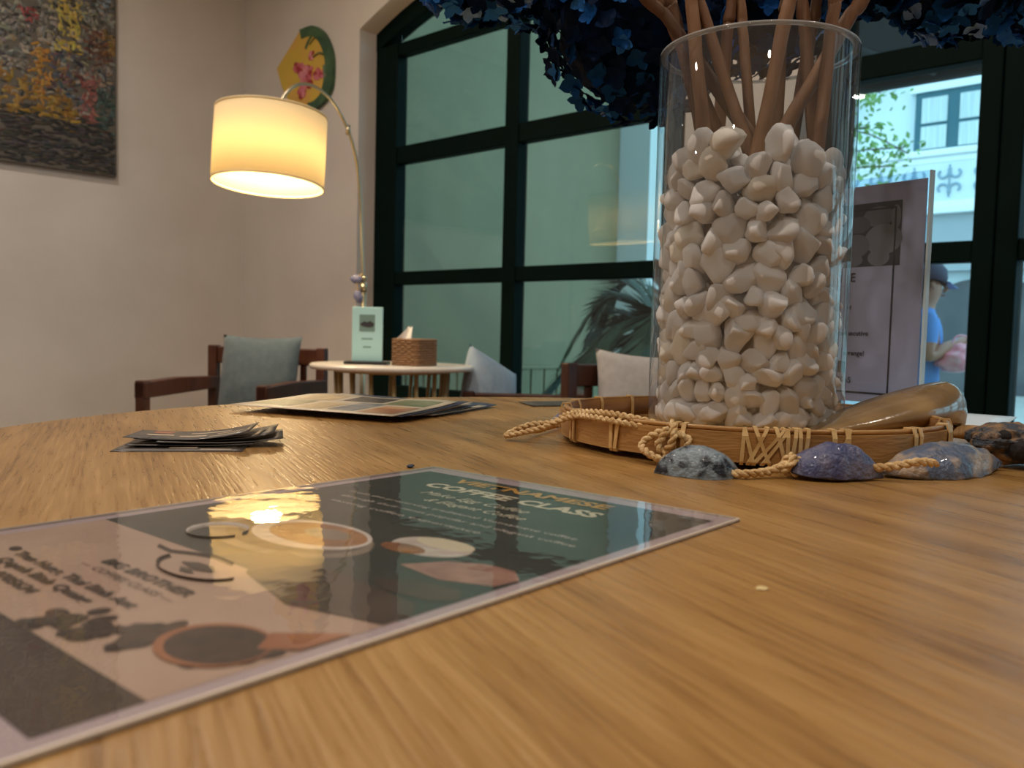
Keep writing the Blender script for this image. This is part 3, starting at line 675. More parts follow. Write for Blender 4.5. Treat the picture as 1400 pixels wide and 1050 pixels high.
ftext('Make Egg Coffee', .0585, .1340, .0665, .0105, P_cream, .35)
ftext('& Elegant Coffee', .0750, .1430, .0800, .0105, P_cream, .35)
ftext('From the preserving traditional Vietnamese coffee', .030, .185, .0945, .0056, P_white)
ftext('through their most popular and elegant coffee', .036, .192, .1050, .0056, P_white)
ftext('tasting coffee experience', .042, .148, .1165, .0056, P_white)
ftext('BIG BROTHER', .0785, .1405, .2515, .0072, P_text, 0, .0002)
ftext('\u2014 COFFEE CLASS \u2014', .0755, .1425, .2590, .0050, P_text)
ftext('Tran Hung, Thai Binh Ant', .044, .139, .2700, .0066, P_text, 0, .0002)
ftext('Quynh Binh Quang', .049, .124, .2775, .0066, P_text, 0, .0002)
ftext('0705634', .068, .101, .2858, .0066, P_text, 0, .0002)
G().prism([(x, -y) for x, y in disc(.0375, .2683, .0032, .0022, 16)], .00131, .00132, 2).ob('print', P_text, fl)
def filmz(x, y):
    return .00185 + .00010 * mnoise.noise(Vector((x * 14, y * 9, 2.))) + .00008 * math.exp(-((y + .19) / .014) ** 2) * math.sin(x * 50)
G().grid(lambda u, v: (.0006 + u * (FW - .0012), -FL + .0006 + v * (FL - .0012), filmz(u * FW, -FL + v * FL)), 54, 84).ob('film', film_m, fl, True)

# ------------------------------------------------------------------ business cards
card_m = pbr('card_black', srgb(44, 38, 34), .4, col2=srgb(66, 56, 48), nscale=30, coat=.3)
card_e = pbr('card_print', srgb(196, 176, 150), .5)
card_r = pbr('card_print_rust', srgb(150, 88, 60), .5)
def card_me(bend, tw=0.):
    def f(u, v):
        x = (u - .5) * .09; y = (v - .5) * .054
        return (x, y, .0003 + bend * (abs(u - .42) * 1.9) ** 2 * (1 if u > .42 else .35) + tw * (v - .5) * (u - .5))
    return f
def card(loc, ang, bend, tw, label, tilt=0., deco=True):
    t = thing('business_card', label, 'card', loc, (0, tilt, ang), 'business cards on the round table')
    f = card_me(bend, tw)
    G().grid(f, 14, 4).ob('card', card_m, t, True, solid=.0004)
    if deco:
        for (u0, u1, v0, v1, m) in ((.12, .34, .42, .52, card_e), (.40, .62, .30, .40, card_e), (.46, .80, .62, .70, card_e), (.70, .92, .40, .47, card_e), (.14, .30, .66, .88, card_r), (.66, .9, .16, .22, card_e)):
            G().grid(lambda u, v: (lambda q: (q[0], q[1], q[2] + .00035))(f(u0 + (u1 - u0) * u, v0 + (v1 - v0) * v)), 6, 2).ob('print', m, t)
    return t
ca = math.atan2(.075, .058)
dx, dy = Vector((math.cos(ca), math.sin(ca), 0)), Vector((-math.sin(ca), math.cos(ca), 0))
base = Vector((-.618, .253, T)) + dx * .045 + dy * .027
card(base, ca, .0, 0, 'flat black business card lying lowest under the stack')
sp = [(.004, .020, .0016, .05, .0020, 'second lowest black card, slightly bent, in the card stack'), (.016, .026, .0026, -.03, .0030, 'curled black card showing a dark edge in mid stack'), (.024, .022, .0034, .10, .0042, 'black card pushed furthest right in the card stack'),
      (.010, .028, .0040, -.07, .0054, 'bent black card just below the upper ones in the stack'), (.018, .030, .0046, .03, .0066, 'upturned black card second from the top of the stack'), (.002, .026, .0052, -.02, .0080, 'topmost black business card with pale fine print')]
for k, (a, b, z, r, bd, lb) in enumerate(sp):
    card(base + dx * a + dy * b + Vector((0, 0, z - .0010 + .0008)), ca + r, bd * .75, .002, lb, deco=(k in (5, 3)))

# ------------------------------------------------------------------ fanned leaflets
ma = math.atan2(.063, .191); mx_, my_ = Vector((math.cos(ma), math.sin(ma), 0)), Vector((-math.sin(ma), math.cos(ma), 0))
lf_m = pbr('leaflet_paper', srgb(206, 192, 164), .35, col2=srgb(188, 176, 156), nscale=8, coat=.3)
lf_back = pbr('leaflet_blue', srgb(58, 66, 92), .4, col2=srgb(34, 38, 54), nscale=20, coat=.2)
lf_c = [pbr('leaflet_photo_' + n, srgb(*c), .35, col2=srgb(*d), nscale=40, coat=.3) for n, c, d in (('green', (104, 112, 76), (140, 138, 104)), ('rust', (164, 108, 74), (190, 150, 110)), ('slate', (96, 104, 112), (140, 142, 140)), ('sand', (196, 172, 128), (170, 150, 116)), ('dark', (52, 48, 46), (84, 78, 70)))]
org = Vector((-.842, .47, T))
LLAB = ['lowest leaflet at the right end of the fanned stack', 'blue-edged leaflet second from the right in the fan', 'dark leaflet third from the right in the fan', 'creased leaflet in the middle of the fan', 'leaflet just under the upper two in the fan', 'leaflet directly beneath the topmost of the fan', 'topmost pale leaflet with small photos in the fanned stack']
for k in range(7):
    off = (6 - k) * .0165
    t = thing('leaflet', LLAB[k], 'leaflet', org + my_ * off + mx_ * (.002 * (k % 3)) + Vector((0, 0, .0006 + k * .0011)), (0, 0, ma + .012 * ((k * 7) % 5 - 2)), 'leaflets fanned out on the table')
    Lx, Ly = .203, .135
    def f(u, v, k=k): return (u * Lx, v * Ly, .0022 * (v ** 3) * (1 + .6 * math.sin(9 * u + k)) + .0012 * math.sin(u * 3.1 + k) * v + .001 * k * v * .35)
    G().grid(f, 12, 10).ob('sheet', lf_m if k in (6, 4, 2) else lf_back, t, True, solid=.0007)
    if k == 6:
        for q, (u0, u1, v0, v1) in enumerate(((.05, .3, .15, .55), (.36, .52, .1, .5), (.56, .72, .12, .6), (.76, .96, .08, .5), (.1, .34, .62, .92), (.4, .66, .66, .95), (.7, .95, .58, .9))):
            G().grid(lambda u, v: (lambda p: (p[0], p[1], p[2] + .0006))(f(u0 + (u1 - u0) * u, v0 + (v1 - v0) * v)), 6, 5).ob('photo_print', lf_c[(0, 3, 2, 1, 3, 4, 0)[q]], t)
# dark leaflet beyond the tray, white sheet at the right, crumbs
G_ = G().grid(lambda u, v: ((u - .5) * .15, (v - .5) * .06, .0006 + .002 * u * v), 8, 4).ob('dark_leaflet', P_dark, None, True, loc=(-.690, .880, T + .0004), rot=(0, 0, 1.03), solid=.0006)
tag(G_, 'dark green leaflet lying flat beyond the bamboo tray', 'leaflet')
ws_m = pbr('white_laminated_card', srgb(216, 230, 240), .42, coat=.25)  # bluish tint puts the window's reflection into the card's colour
G_ = G().grid(lambda u, v: (u * -.17, v * .15, .0012 + .006 * v * v), 8, 8).ob('white_card', ws_m, None, True, loc=(-.236, .972, T + .0006), rot=(0, 0, .05), solid=.0012)
tag(G_, 'white glossy card lying at the far right behind the driftwood', 'card')
def crumb(loc, r, m, label, seed, flat=.4):
    bm = bmesh.new(); bmesh.ops.create_icosphere(bm, subdivisions=2, radius=r)
    for v in bm.verts:
        v.co *= 1 + .5 * mnoise.noise(v.co * (1.2 / r) + Vector((seed, 0, 0))); v.co.z *= flat
    zm = min(v.co.z for v in bm.verts)
    for v in bm.verts: v.co.z -= zm
    me = bpy.data.meshes.new('crumb'); bm.to_mesh(me); bm.free(); me.materials.append(m)
    tag(ob('crumb', me, None, (loc[0], loc[1], T)), label, 'crumb')
crumb((-.142, .291), .0022, pbr('crumb_pale', srgb(206, 184, 130), .6), 'pale crumb on the bare wood right of the flyer', 1, .18)
crumb((-.433, .372), .0026, pbr('crumb_blue', srgb(34, 44, 66), .6), 'dark blue crumb at the far edge of the flyer', 2, .5)

# ------------------------------------------------------------------ acrylic menu stand
sd = math.atan2(.2, -.98) - math.pi
st = thing('acrylic_menu_stand', 'clear acrylic stand holding a grey printed sheet behind the vase', 'menu stand', (-.322, 1.035, T), (0, 0, sd))
SW, SH = .190, .262
paper_m = pbr('menu_paper', srgb(180, 176, 200), .6)
photo_m = pbr('menu_photo_grey', srgb(60, 58, 62), .5)
ink_m = pbr('menu_ink', srgb(44, 38, 42), .5)
# local: x to the left of the picture is negative; face towards -y, right edge at x = 0
G().box(-SW, 0, -.045, .045, 0, .004).ob('base', acryl_m, st)
G().box(-SW, 0, .0015, .0035, .004, SH + .022).ob('back_panel', acryl_m, st)
G().box(-SW, 0, -.0035, -.0015, .004, SH + .022).ob('front_panel', acryl_m, st)
edge_ac = pbr('acrylic_edge', srgb(206, 232, 246), .08, spec=.8, coat=1.)
G().box(-.0012, .0012, -.0036, .0036, .004, SH + .022).ob('side_edge', edge_ac, st)
G().box(-SW, -.0012, -.0036, .0036, .0035, .0055).ob('bottom_edge', edge_ac, st)
pp = G().box(-SW + .004, -.005, -.0008, .0008, .018, SH + .014).ob('paper', paper_m, st)
def sb(x0, x1, z0, z1, m, name, d=0): return G().box(x0, x1, -.00105 - d, -.0009 - d, z0, z1).ob(name, m, pp)
sb(-SW + .03, -.033, .180, .255, photo_m, 'photo_print')
bean_c = [pbr('bean_grey_%d' % i, srgb(c, c - 2, c + 3), .5) for i, c in enumerate((112, 92, 128))]
for i, (x, z, rx, rz) in enumerate(((-.062, .238, .020, .012), (-.088, .230, .016, .010), (-.055, .211, .024, .018), (-.090, .205, .018, .014), (-.118, .222, .018, .013), (-.060, .190, .014, .010), (-.095, .188, .015, .008), (-.125, .198, .018, .012), (-.040, .236, .006, .014), (-.145, .215, .012, .016), (-.142, .242, .014, .010))):
    G().prism(disc(x, z, rx, rz, 20), -.00118 - i * 1e-5, -.00106, 1).ob('bean_print', bean_c[i % 3], pp)
for (x0, x1, z0, z1) in ((-.0415, -.0395, .030, .248), (-SW + .04, -.0395, .028, .030), (-SW + .04, -.0395, .246, .248), (-SW + .038, -SW + .040, .028, .248)): sb(x0, x1, z0, z1, ink_m, 'border_line', .0003)
def stext(s, x1, z, size, width=None):
    me = text_me(s, size, ink_m, 0, .00012, 'RIGHT', width); ob('lettering', me, pp, (x1, -.0016, z), (math.pi / 2, 0, 0))
stext('E', -.088, .167, .015); stext('4!', -.092, .131, .007); stext('consecutive', -.068, .100, .0085); stext('arrange!', -.072, .076, .0085); stext('7065', -.088, .043, .010)
sb(-.115, -.097, .052, .066, ink_m, 'badge')

# ------------------------------------------------------------------ armchairs and cushions
def armchair(label, loc, rz, w=.56, d=.54, arm=.60, back=.745, low=False):
    t = thing('armchair', label, 'armchair', loc, (0, 0, rz), 'walnut armchairs by the window')
    p = .022
    for sx in (-1, 1):
        G().box(sx * w / 2 - p, sx * w / 2 + p, -d - p, -d + p, 0, arm).ob('leg', walnut_m, t, bevel=.004)
        G().box(sx * w / 2 - p, sx * w / 2 + p, -p, p, 0, arm if low else back).ob('leg', walnut_m, t, bevel=.004)
        G().prism([(-d - p, arm - .075), (.0, arm - .06), (.0, arm - .004), (-d * .55, arm + .004), (-d - p, arm - .006)], sx * w / 2 - .026, sx * w / 2 + .026, 0).ob('arm', walnut_m, t, bevel=.005)
    G().box(-w / 2, w / 2, -d, 0, .30, .36).ob('seat_frame', walnut_m, t, bevel=.004)
    G().box(-w / 2 + .03, w / 2 - .03, -d + .0, -.03, .36, .43).ob('seat_cushion', seat_m, t, bevel=.02)
    zt = arm if low else back
    G().box(-w / 2 + p, w / 2 - p, -.014, .016, zt - .085, zt - .005).ob('top_rail', walnut_m, t, bevel=.006)
    for i in range(5):
        x = -w / 2 + w * (i + 1) / 6
        G().box(x - .014, x + .014, -.008, .010, .36, zt - .085).ob('back_slat', walnut_m, t, bevel=.003)
    return t
def cushion(label, m, loc, rot, s=.43, th=.07, sharp=.13):
    def f(side):
        def q(u, v):
            a, b = u * 2 - 1, v * 2 - 1
            k = 1 - sharp * (1 - a * a) * .5 * abs(b) ** 3; k2 = 1 - sharp * (1 - b * b) * .5 * abs(a) ** 3
            h = th * (max(1 - a * a, 0) * max(1 - b * b, 0)) ** .42
            h += .006 * mnoise.noise(Vector((a * 3, b * 3, side * 2.))) * (1 - abs(a * b))
            return (a * s / 2 * k2, side * h, b * s / 2 * k)
        return q
    g = G(); g.grid(f(-1), 22, 22); g.grid(f(1), 22, 22)
    me = g.me('cushion', m, True, fix=False)
    bm = bmesh.new(); bm.from_mesh(me); bmesh.ops.remove_doubles(bm, verts=bm.verts, dist=.0005); bmesh.ops.recalc_face_normals(bm, faces=bm.faces); bm.to_mesh(me); bm.free()
    me.polygons.foreach_set('use_smooth', [True] * len(me.polygons))
    return tag(ob('cushion', me, None, loc, rot), label, 'cushion', 'cushions on the armchairs')
c1 = Vector((-3.63, 2.22, 0)); r1 = math.radians(30)
armchair('dark walnut armchair in the corner left of the white side table', c1, r1)
m1 = Matrix.Rotation(r1, 4, 'Z')
cushion('blue-grey square cushion upright in the corner armchair', cushion_m, c1 + m1 @ Vector((.02, -.115, .60)), (math.radians(-10), 0, r1), .40, .075)
c2 = Vector((-2.335, 2.612, 0)); r2 = math.radians(222.7)
armchair('low walnut armchair seen from behind, right of the side table', c2, r2, .46, .44, .597, .597, True)
cushion('pale blue cushion in the low armchair right of the side table', cushion3_m, Vector((-2.555, 2.625, .575)), (math.radians(-12), math.radians(24), math.radians(92)), .33, .07, .2)
c3 = Vector((-1.86, 2.64, 0)); r3 = math.radians(75)
armchair('walnut armchair by the window just left of the vase', c3, r3, .52, .48, .58, .738)
cushion('warm grey cushion with a pointed corner in the armchair left of the vase', cushion2_m, c3 + Matrix.Rotation(r3, 4, 'Z') @ Vector((-.03, -.14, .60)), (math.radians(-10), math.radians(3), math.radians(48)), .37, .065, .2)

# ------------------------------------------------------------------ side table and what stands on it
sc = Vector((-2.728, 2.242, 0)); SZ = .700
stb = thing('side_table', 'small round white-topped side table with thin brass legs', 'side table', sc)
G().lathe([(.0001, SZ), (.322, SZ), (.330, SZ - .006), (.326, SZ - .020), (.0001, SZ - .020)], 72).ob('table_top', marble_m, stb, True)
G().lathe([(.218, SZ - .032), (.234, SZ - .032), (.234, SZ - .02), (.218, SZ - .02)], 48, closed=True).ob('ring', gold_m, stb, True)
G().lathe([(.22, 0), (.24, 0), (.24, .014), (.22, .014)], 48, closed=True).ob('ring', brass_m, stb, True)
for i in range(16):
    a = 2 * math.pi * (i + .3) / 16
    G().tube([(.226 * math.cos(a), .226 * math.sin(a), SZ - .03), (.215 * math.cos(a + .04), .215 * math.sin(a + .04), .36), (.23 * math.cos(a + .08), .23 * math.sin(a + .08), .012)], .0085, 8).ob('leg', gold_m, stb, True)
mh = thing('mint_menu_holder', 'mint green upright menu card on a dark base', 'menu card', (-2.735, 2.118, SZ), (0, 0, math.radians(42)))
G().box(-.085, .085, -.045, .045, 0, .012).ob('base', black_m, mh, bevel=.003)
G().box(-.060, .060, -.008, .008, .012, .226).ob('card', mint_m, mh, bevel=.002)
G().box(-.031, .030, -.0095, -.0082, .130, .196).ob('photo_print', pbr('grey_photo', srgb(120, 150, 142), .5), mh)
G().prism([(-.029, .158), (-.012, .170), (.0, .166), (.012, .172), (.028, .160), (.022, .148), (.004, .146), (-.018, .150)], -.0105, -.0096, 1).ob('photo_print', photo_m, mh)
G().box(-.022, .022, -.0090, -.0082, .098, .104).ob('lettering_line', pbr('deep_mint_ink', srgb(130, 172, 162), .5), mh)  # lettering line in a deeper mint ink
G().box(-.016, .016, -.0090, -.0082, .066, .072).ob('lettering_line', MATS['deep_mint_ink'], mh)
tbx = thing('wicker_tissue_box', 'brown wicker tissue box with a white tissue sticking out', 'tissue box', (-2.590, 2.238, SZ), (0, 0, math.radians(12)))
hx, hy = .062, .066
for i in range(11):
    z = .006 + i * .0095; k = .0028 * (1 if i % 2 else -1)
    pts = [(-hx, -hy + .008), (-hx + .008, -hy)] + [(-hx + .02 + j * (2 * hx - .04) / 5, -hy + k * (1 if j % 2 else -1)) for j in range(6)] + [(hx - .008, -hy), (hx, -hy + .008)] + [(hx + k * (1 if j % 2 else -1), -hy + .02 + j * (2 * hy - .04) / 5) for j in range(6)] + [(hx, hy - .008), (hx - .008, hy), (0, hy), (-hx + .008, hy), (-hx, hy - .008), (-hx, 0)]
    G().tube([(x, y, z) for x, y in pts] + [(pts[0][0], pts[0][1], z)], .0052, 6).ob('wicker_strand', wicker_m, tbx, True)
G().box(-hx + .004, hx - .004, -hy + .004, hy - .004, .002, .100).ob('inner_box', pbr('wicker_gap_shade', srgb(96, 66, 40), .7), tbx)  # shade of the gaps between strands is put into this brown
def tis(u, v):
    x = (u - .5) * .085 * (1 - .75 * v); return (x - .028 + .018 * v, .012 * math.sin(u * 5) * (1 - v) + .014 * v - .03, .100 + v * .050 + .004 * math.sin(u * 9))
G().grid(tis, 10, 8).ob('tissue', tissue_m, tbx, True, solid=.0015)

# ------------------------------------------------------------------ floor lamp
LB = Vector((-3.196, 2.449, 0))
lamp = thing('floor_lamp', 'arched brass floor lamp with a lit cream drum shade', 'floor lamp', LB)
G().lathe([(.0001, 0), (.15, 0), (.15, .018), (.145, .024), (.0001, .026)], 48).ob('base', brass_m, lamp, True)
G().tube([(0, 0, .02), (0, 0, 1.03)], .0115, 14).ob('pole', brass_m, lamp, True)
arc = [(-3.196, 2.449, 1.005), (-3.208, 2.444, 1.238), (-3.214, 2.436, 1.436), (-3.214, 2.412, 1.596), (-3.216, 2.376, 1.704), (-3.214, 2.330, 1.775), (-3.208, 2.263, 1.839), (-3.202, 2.175, 1.872), (-3.200, 2.104, 1.866), (-3.197, 2.049, 1.829), (-3.193, 1.990, 1.752)]
G().tube([Vector(p) - LB for p in curve(arc, 6)], .0072, 12).ob('arc_arm', brass_m, lamp, True)
for q, r in (((-3.197, 2.449, 1.03), .015), ((-3.2155, 2.365, 1.725), .0105)):
    G().lathe([(.0001, -.02), (r, -.02), (r, .02), (.0001, .02)], 16).ob('joint', brass_m, lamp, True, loc=Vector(q) - LB)
bm = bmesh.new(); bmesh.ops.create_icosphere(bm, subdivisions=3, radius=.012); me = bpy.data.meshes.new('knob'); bm.to_mesh(me); bm.free(); me.materials.append(brass_m)
ob('knob', me, lamp, Vector((-3.180, 2.440, 1.07)) - LB)
SHR, SHH = .224, .288
right_ = Vector((.735, .678, 0)); fwd_ = Vector((-.678, .735, 0))
shade_rot = (Matrix.Rotation(math.radians(1.7), 3, fwd_) @ Matrix.Rotation(math.radians(-4.0), 3, right_)).to_euler()
shc = Vector((-3.190, 1.956, 1.565))
G().lathe([(SHR, -SHH / 2), (SHR, SHH / 2)], 96).ob('shade', shade_m, lamp, True, loc=shc - LB, rot=shade_rot, fix=False, solid=.0016)
trim_m = pbr('shade_trim', srgb(214, 190, 142), .7)
for z in (-SHH / 2, SHH / 2):
    G().lathe([(SHR - .002, z - .004), (SHR + .002, z - .004), (SHR + .002, z + .004), (SHR - .002, z + .004)], 96, closed=True).ob('shade_ring', trim_m, lamp, True, loc=shc - LB, rot=shade_rot)
sp_ = G()
for k in range(3):
    a = 2 * math.pi * k / 3; sp_.tube([(0, 0, SHH / 2 - .03), (SHR * math.cos(a), SHR * math.sin(a), SHH / 2 - .002)], .002, 6)
sp_.ob('spider', brass_m, lamp, loc=shc - LB, rot=shade_rot)
G().tube([(0, 0, SHH / 2 + .02), (0, 0, .045)], .014, 12).ob('socket', brass_m, lamp, True, loc=shc - LB, rot=shade_rot)
bulb_m = pbr('bulb_glow', (1, 1, 1), .4, emit=(1.0, .70, .34), estr=60.)
bm = bmesh.new(); bmesh.ops.create_icosphere(bm, subdivisions=3, radius=.035); me = bpy.data.meshes.new('bulb'); bm.to_mesh(me); bm.free(); me.materials.append(bulb_m)
me.polygons.foreach_set('use_smooth', [True] * len(me.polygons))
ob('bulb', me, lamp, shc - LB + Vector((0, 0, .0)))
ld = bpy.data.lights.new('bulb_lamp', 'POINT'); ld.energy = 21.; ld.color = (1.0, .75, .42); ld.shadow_soft_size = .07
lo = bpy.data.objects.new('bulb_light', ld); link(lo, lamp); lo.location = shc - LB + Vector((0, 0, -.045))
ss = thing('shell_string', 'two small blue shells tied to the brass lamp pole', 'shell string', (-3.196, 2.449, 1.02))
for (x, z, a) in ((-.030, .045, .1), (-.022, -.035, 1.3)):
    ob('blue_shell', shell_mesh(.062, .042, .012, mus2, .9, 4), ss, right_ * x - fwd_ * .012 + Vector((0, 0, z)), (math.pi / 2, a, math.radians(42.7)))
G().tube([right_ * -.004 - fwd_ * .0135 + Vector((0, 0, .07)), right_ * -.03 - fwd_ * .016 + Vector((0, 0, .05)), right_ * -.022 - fwd_ * .016 + Vector((0, 0, -.03))], .0022, 6).ob('cord', rope_m, ss, True)

# ------------------------------------------------------------------ wall decoration
pn = thing('street_painting', 'large impasto painting of a rainy street on the left wall', 'painting', (XL, 1.35, 1.70))
PW0, PW1, PH = -.50, .846, 1.42
G().box(.002, .036, PW0, PW1, 0, PH).ob('canvas', pbr('canvas_dark', srgb(84, 78, 70), .7), pn)
rnd = random.Random(21); vs = []; fs = []; cols = []
def pcol(x, y):          # x: 0..156 is the part in view, right edge at 156; y: 0 high .. 243 low
    def j(c, a=26): 
        d = rnd.uniform(-a, a); return tuple(min(max(q + d + rnd.uniform(-9, 9), 4), 250) for q in c)
    if 70 < x < 106 and 15 < y < 88: return j((184, 162, 66), 22) if rnd.random() < .9 else (60, 50, 30)
    if 124 < x < 144 and y < 20: return j((128, 146, 156), 18)
    if 28 < x < 44 and 34 < y < 62: return j((138, 34, 40))
    if 38 < x < 62 and 86 < y < 150: return j((166, 112, 22))
    if x < 96 and 124 + x * .25 < y < 180: return j((146, 110, 20))
    if 106 < x < 128 and 114 < y < 178: return j((148, 82, 76))
    if 138 < x < 155 and 50 < y < 82: return j((140, 104, 40))
    if 112 < x < 150 and 52 < y < 92: return j((104, 64, 44))
    if 128 < x < 157 and 126 < y < 185: return j((56, 78, 70))
    if 60 < x < 105 and 88 < y < 160: return j(rnd.choice([(72, 86, 96), (50, 58, 70), (124, 96, 40), (100, 60, 62)]))
    if y > 172: return j(rnd.choice([(34, 28, 22), (44, 36, 30), (66, 52, 38), (58, 52, 58), (28, 26, 22)]), 10)
    if y > 95: return j(rnd.choice([(110, 110, 104), (140, 138, 126), (70, 74, 74), (128, 104, 84)]))
    return j(rnd.choice([(118, 116, 108), (96, 98, 96), (140, 136, 122), (62, 62, 60), (150, 142, 116)]))
for k in range(6000):
    yy = rnd.uniform(PW0, PW1); zz = rnd.uniform(0, PH)
    px = 156 - (.846 - yy) / .606 * 156; py = 243 - zz / 1.033 * 243
    px += rnd.gauss(0, 3.5); py += rnd.gauss(0, 4.5)
    if px < -20: px = px % 150
    if py < 0: py = (-py) % 90
    L, w = rnd.uniform(.018, .060), rnd.uniform(.008, .020); a = rnd.choice([0, 0, 1.57, 1.57, .5, -.5]) + rnd.uniform(-.35, .35)
    if py > 172: a = rnd.uniform(-.2, .2); L *= 1.3
    ca_, sa_ = math.cos(a), math.sin(a); h = .0365 + rnd.uniform(0, .003); n0 = len(vs)
    q = [(L, 0), (L * .6, w), (-L * .7, w * .8), (-L, 0), (-L * .6, -w), (L * .7, -w * .9)]
    ok = all(PW0 + .003 < yy + (x * ca_ - y * sa_) / 2 < PW1 - .003 and .003 < zz + (x * sa_ + y * ca_) / 2 < PH - .003 for x, y in q)
    if not ok: continue
    vs += [(h, yy + (x * ca_ - y * sa_) / 2, zz + (x * sa_ + y * ca_) / 2) for x, y in q] + [(h + .002, yy, zz)]
    fs += [(n0 + i, n0 + (i + 1) % 6, n0 + 6) for i in range(6)]; cc = pcol(px, py) if rnd.random() > .16 else rnd.choice([(38, 34, 30), (70, 66, 60), (150, 142, 126) if py < 165 else (48, 42, 36)])
    cols += [srgb(*[.80 * q + .06 * sum(cc) / 3 for q in cc])] * 6
me = mesh('paint_strokes', vs, fs, pbr('oil_paint', (1, 1, 1), .45, attr='stroke'))
at = me.color_attributes.new('stroke', 'FLOAT_COLOR', 'CORNER')
buf = np.ones((len(me.loops), 4), dtype=np.float32); buf[:, :3] = np.repeat(np.array(cols, dtype=np.float32), 3, axis=0); at.data.foreach_set('color', buf.ravel())
po = ob('paint_strokes', me, pn); po['kind'] = 'stuff'

fp = thing('painted_fan', 'fan-shaped yellow wall plaque painted with pink flowers', 'wall plaque', (-4.48, YF, 2.36))
k_ = YF / 3.0
fan = [(-4.783, 2.429), (-4.66, 2.52), (-4.533, 2.605), (-4.404, 2.602), (-4.32, 2.560), (-4.271, 2.513), (-4.225, 2.44), (-4.204, 2.363), (-4.209, 2.24), (-4.24, 2.19), (-4.286, 2.149), (-4.395, 2.120), (-4.52, 2.15), (-4.643, 2.206), (-4.725, 2.307), (-4.765, 2.37)]
fan = [(x * k_ + 4.48, .8414 + (z - .8414) * k_ - 2.36) for x, z in fan]
fan = [fan[0]] + [(v.x, v.z) for v in curve([(x, 0, z) for x, z in fan[2:15]], 3)]
G().prism(fan, -.026, -.004, 1).ob('plaque', pbr('fan_yellow', srgb(196, 168, 62), .5, col2=srgb(206, 150, 80), nscale=5, nlo=.4, nhi=.7), fp, bevel=.004)
fgreen = pbr('fan_green', srgb(44, 74, 54), .5, col2=srgb(70, 100, 66), nscale=10)
cx0, cz0 = -.05, .0
rimp = [(x, z) for x, z in fan if x > -.03 or z > .16]
rimp = sorted(rimp, key=lambda p: math.atan2(p[1] - cz0, p[0] - cx0))
G().prism([(x * 1.012, z * 1.012) for x, z in rimp] + [(x - (x - cx0) * .26, z - (z - cz0) * .20) for x, z in reversed(rimp)], -.030, -.003, 1).ob('green_rim', fgreen, fp)
fpink = pbr('fan_pink', srgb(206, 134, 144), .5, col2=srgb(176, 70, 84), nscale=14); fred = pbr('fan_red', srgb(150, 42, 48), .5)
for (x, z, r, sd_) in ((-.09, .03, .06, 1), (-.05, -.05, .075, 2), (-.10, -.10, .05, 3), (.06, -.02, .045, 4), (-.16, .06, .04, 5), (.0, .10, .035, 6), (.12, -.03, .035, 7), (-.02, .02, .04, 8)):
    rnd = random.Random(sd_)
    for q in range(5):
        a = q * 1.2566 + rnd.random(); G().prism(disc(x + r * .5 * math.cos(a), z + r * .5 * math.sin(a), r * .45, r * .36, 12), -.0285 - .0004 * q, -.0262, 1).ob('petal', fpink if (sd_ + q) % 3 else fred, fp)
for pts in ([(-.02, 0, .17), (.04, 0, .2), (.10, 0, .18)], [(.02, 0, .09), (.08, 0, .10), (.13, 0, .08)], [(.13, 0, .02), (.14, 0, -.06), (.12, 0, -.12)], [(-.06, 0, .15), (-.03, 0, .19), (0, 0, .21)]):
    G().tube([(x, -.029, z) for x, y, z in curve(pts, 4)], .008, 6, flat=.4).ob('leaf_stroke', fgreen, fp)
# ------------------------------------------------------------------ outside the windows
GZ = -.35
pave_m = pbr('pale_pavement', srgb(176, 176, 172), .8, col2=srgb(160, 160, 156), nscale=1.5)
tag(G().box(-34, 20, YF + .3, 40, GZ - .1, GZ).ob('ground', pave_m), 'pale paved ground outside the windows', kind='structure')
shaded_wall_m = pbr('shaded_render', srgb(138, 134, 106), .85, col2=srgb(144, 140, 112), nscale=3)  # colour darkened to hold the shade on the terrace wall
wt = tag(G().box(-4.65, -4.35, YF + .3, 5.98, GZ, 4.2).ob('wall_terrace', shaded_wall_m), 'shade-darkened wall outside the arched window', kind='structure')
G().box(-4.35, -4.322, YF + .3, 5.98, .566, .592).ob('cap_rail', shaded_wall_m, wt, bevel=.004)
bm_ = G().box(-4.35, -4.334, .006, .138, GZ, .566).me('board', shaded_wall_m)
for i in range(17):
    ob('board', bm_, wt, (0, YF + .32 + i * .1545, 0))
tag(G().box(-4.65, -1.9, YF + .3, 6.0, 4.2, 4.4).ob('terrace_roof', shaded_wall_m), 'unseen flat roof dimming the terrace outside the arched window', kind='structure')  # out of view; keeps skylight off the terrace wall
# striped blind / awning over the doors
awn_m = pbr('grey_awning', srgb(92, 98, 104), .8)
aw = thing('awning', 'dark grey fabric awning sloping out above the glazed doors', 'awning', (.4, YF + .3, 2.95))
G().prism([(0, 0), (1.45, -.70), (1.45, -.74), (0, -.04)], -2.3, 2.6, 0).ob('canopy', awn_m, aw)
G().tube([(-2.32, 1.45, -.735), (2.62, 1.45, -.735)], .032, 12).ob('roller', awn_m, aw, True)
for x in (-1.9, 2.2): G().tube([(x, .02, -.9), (x, 1.42, -.73)], .012, 8).ob('arm', awn_m, aw, True)

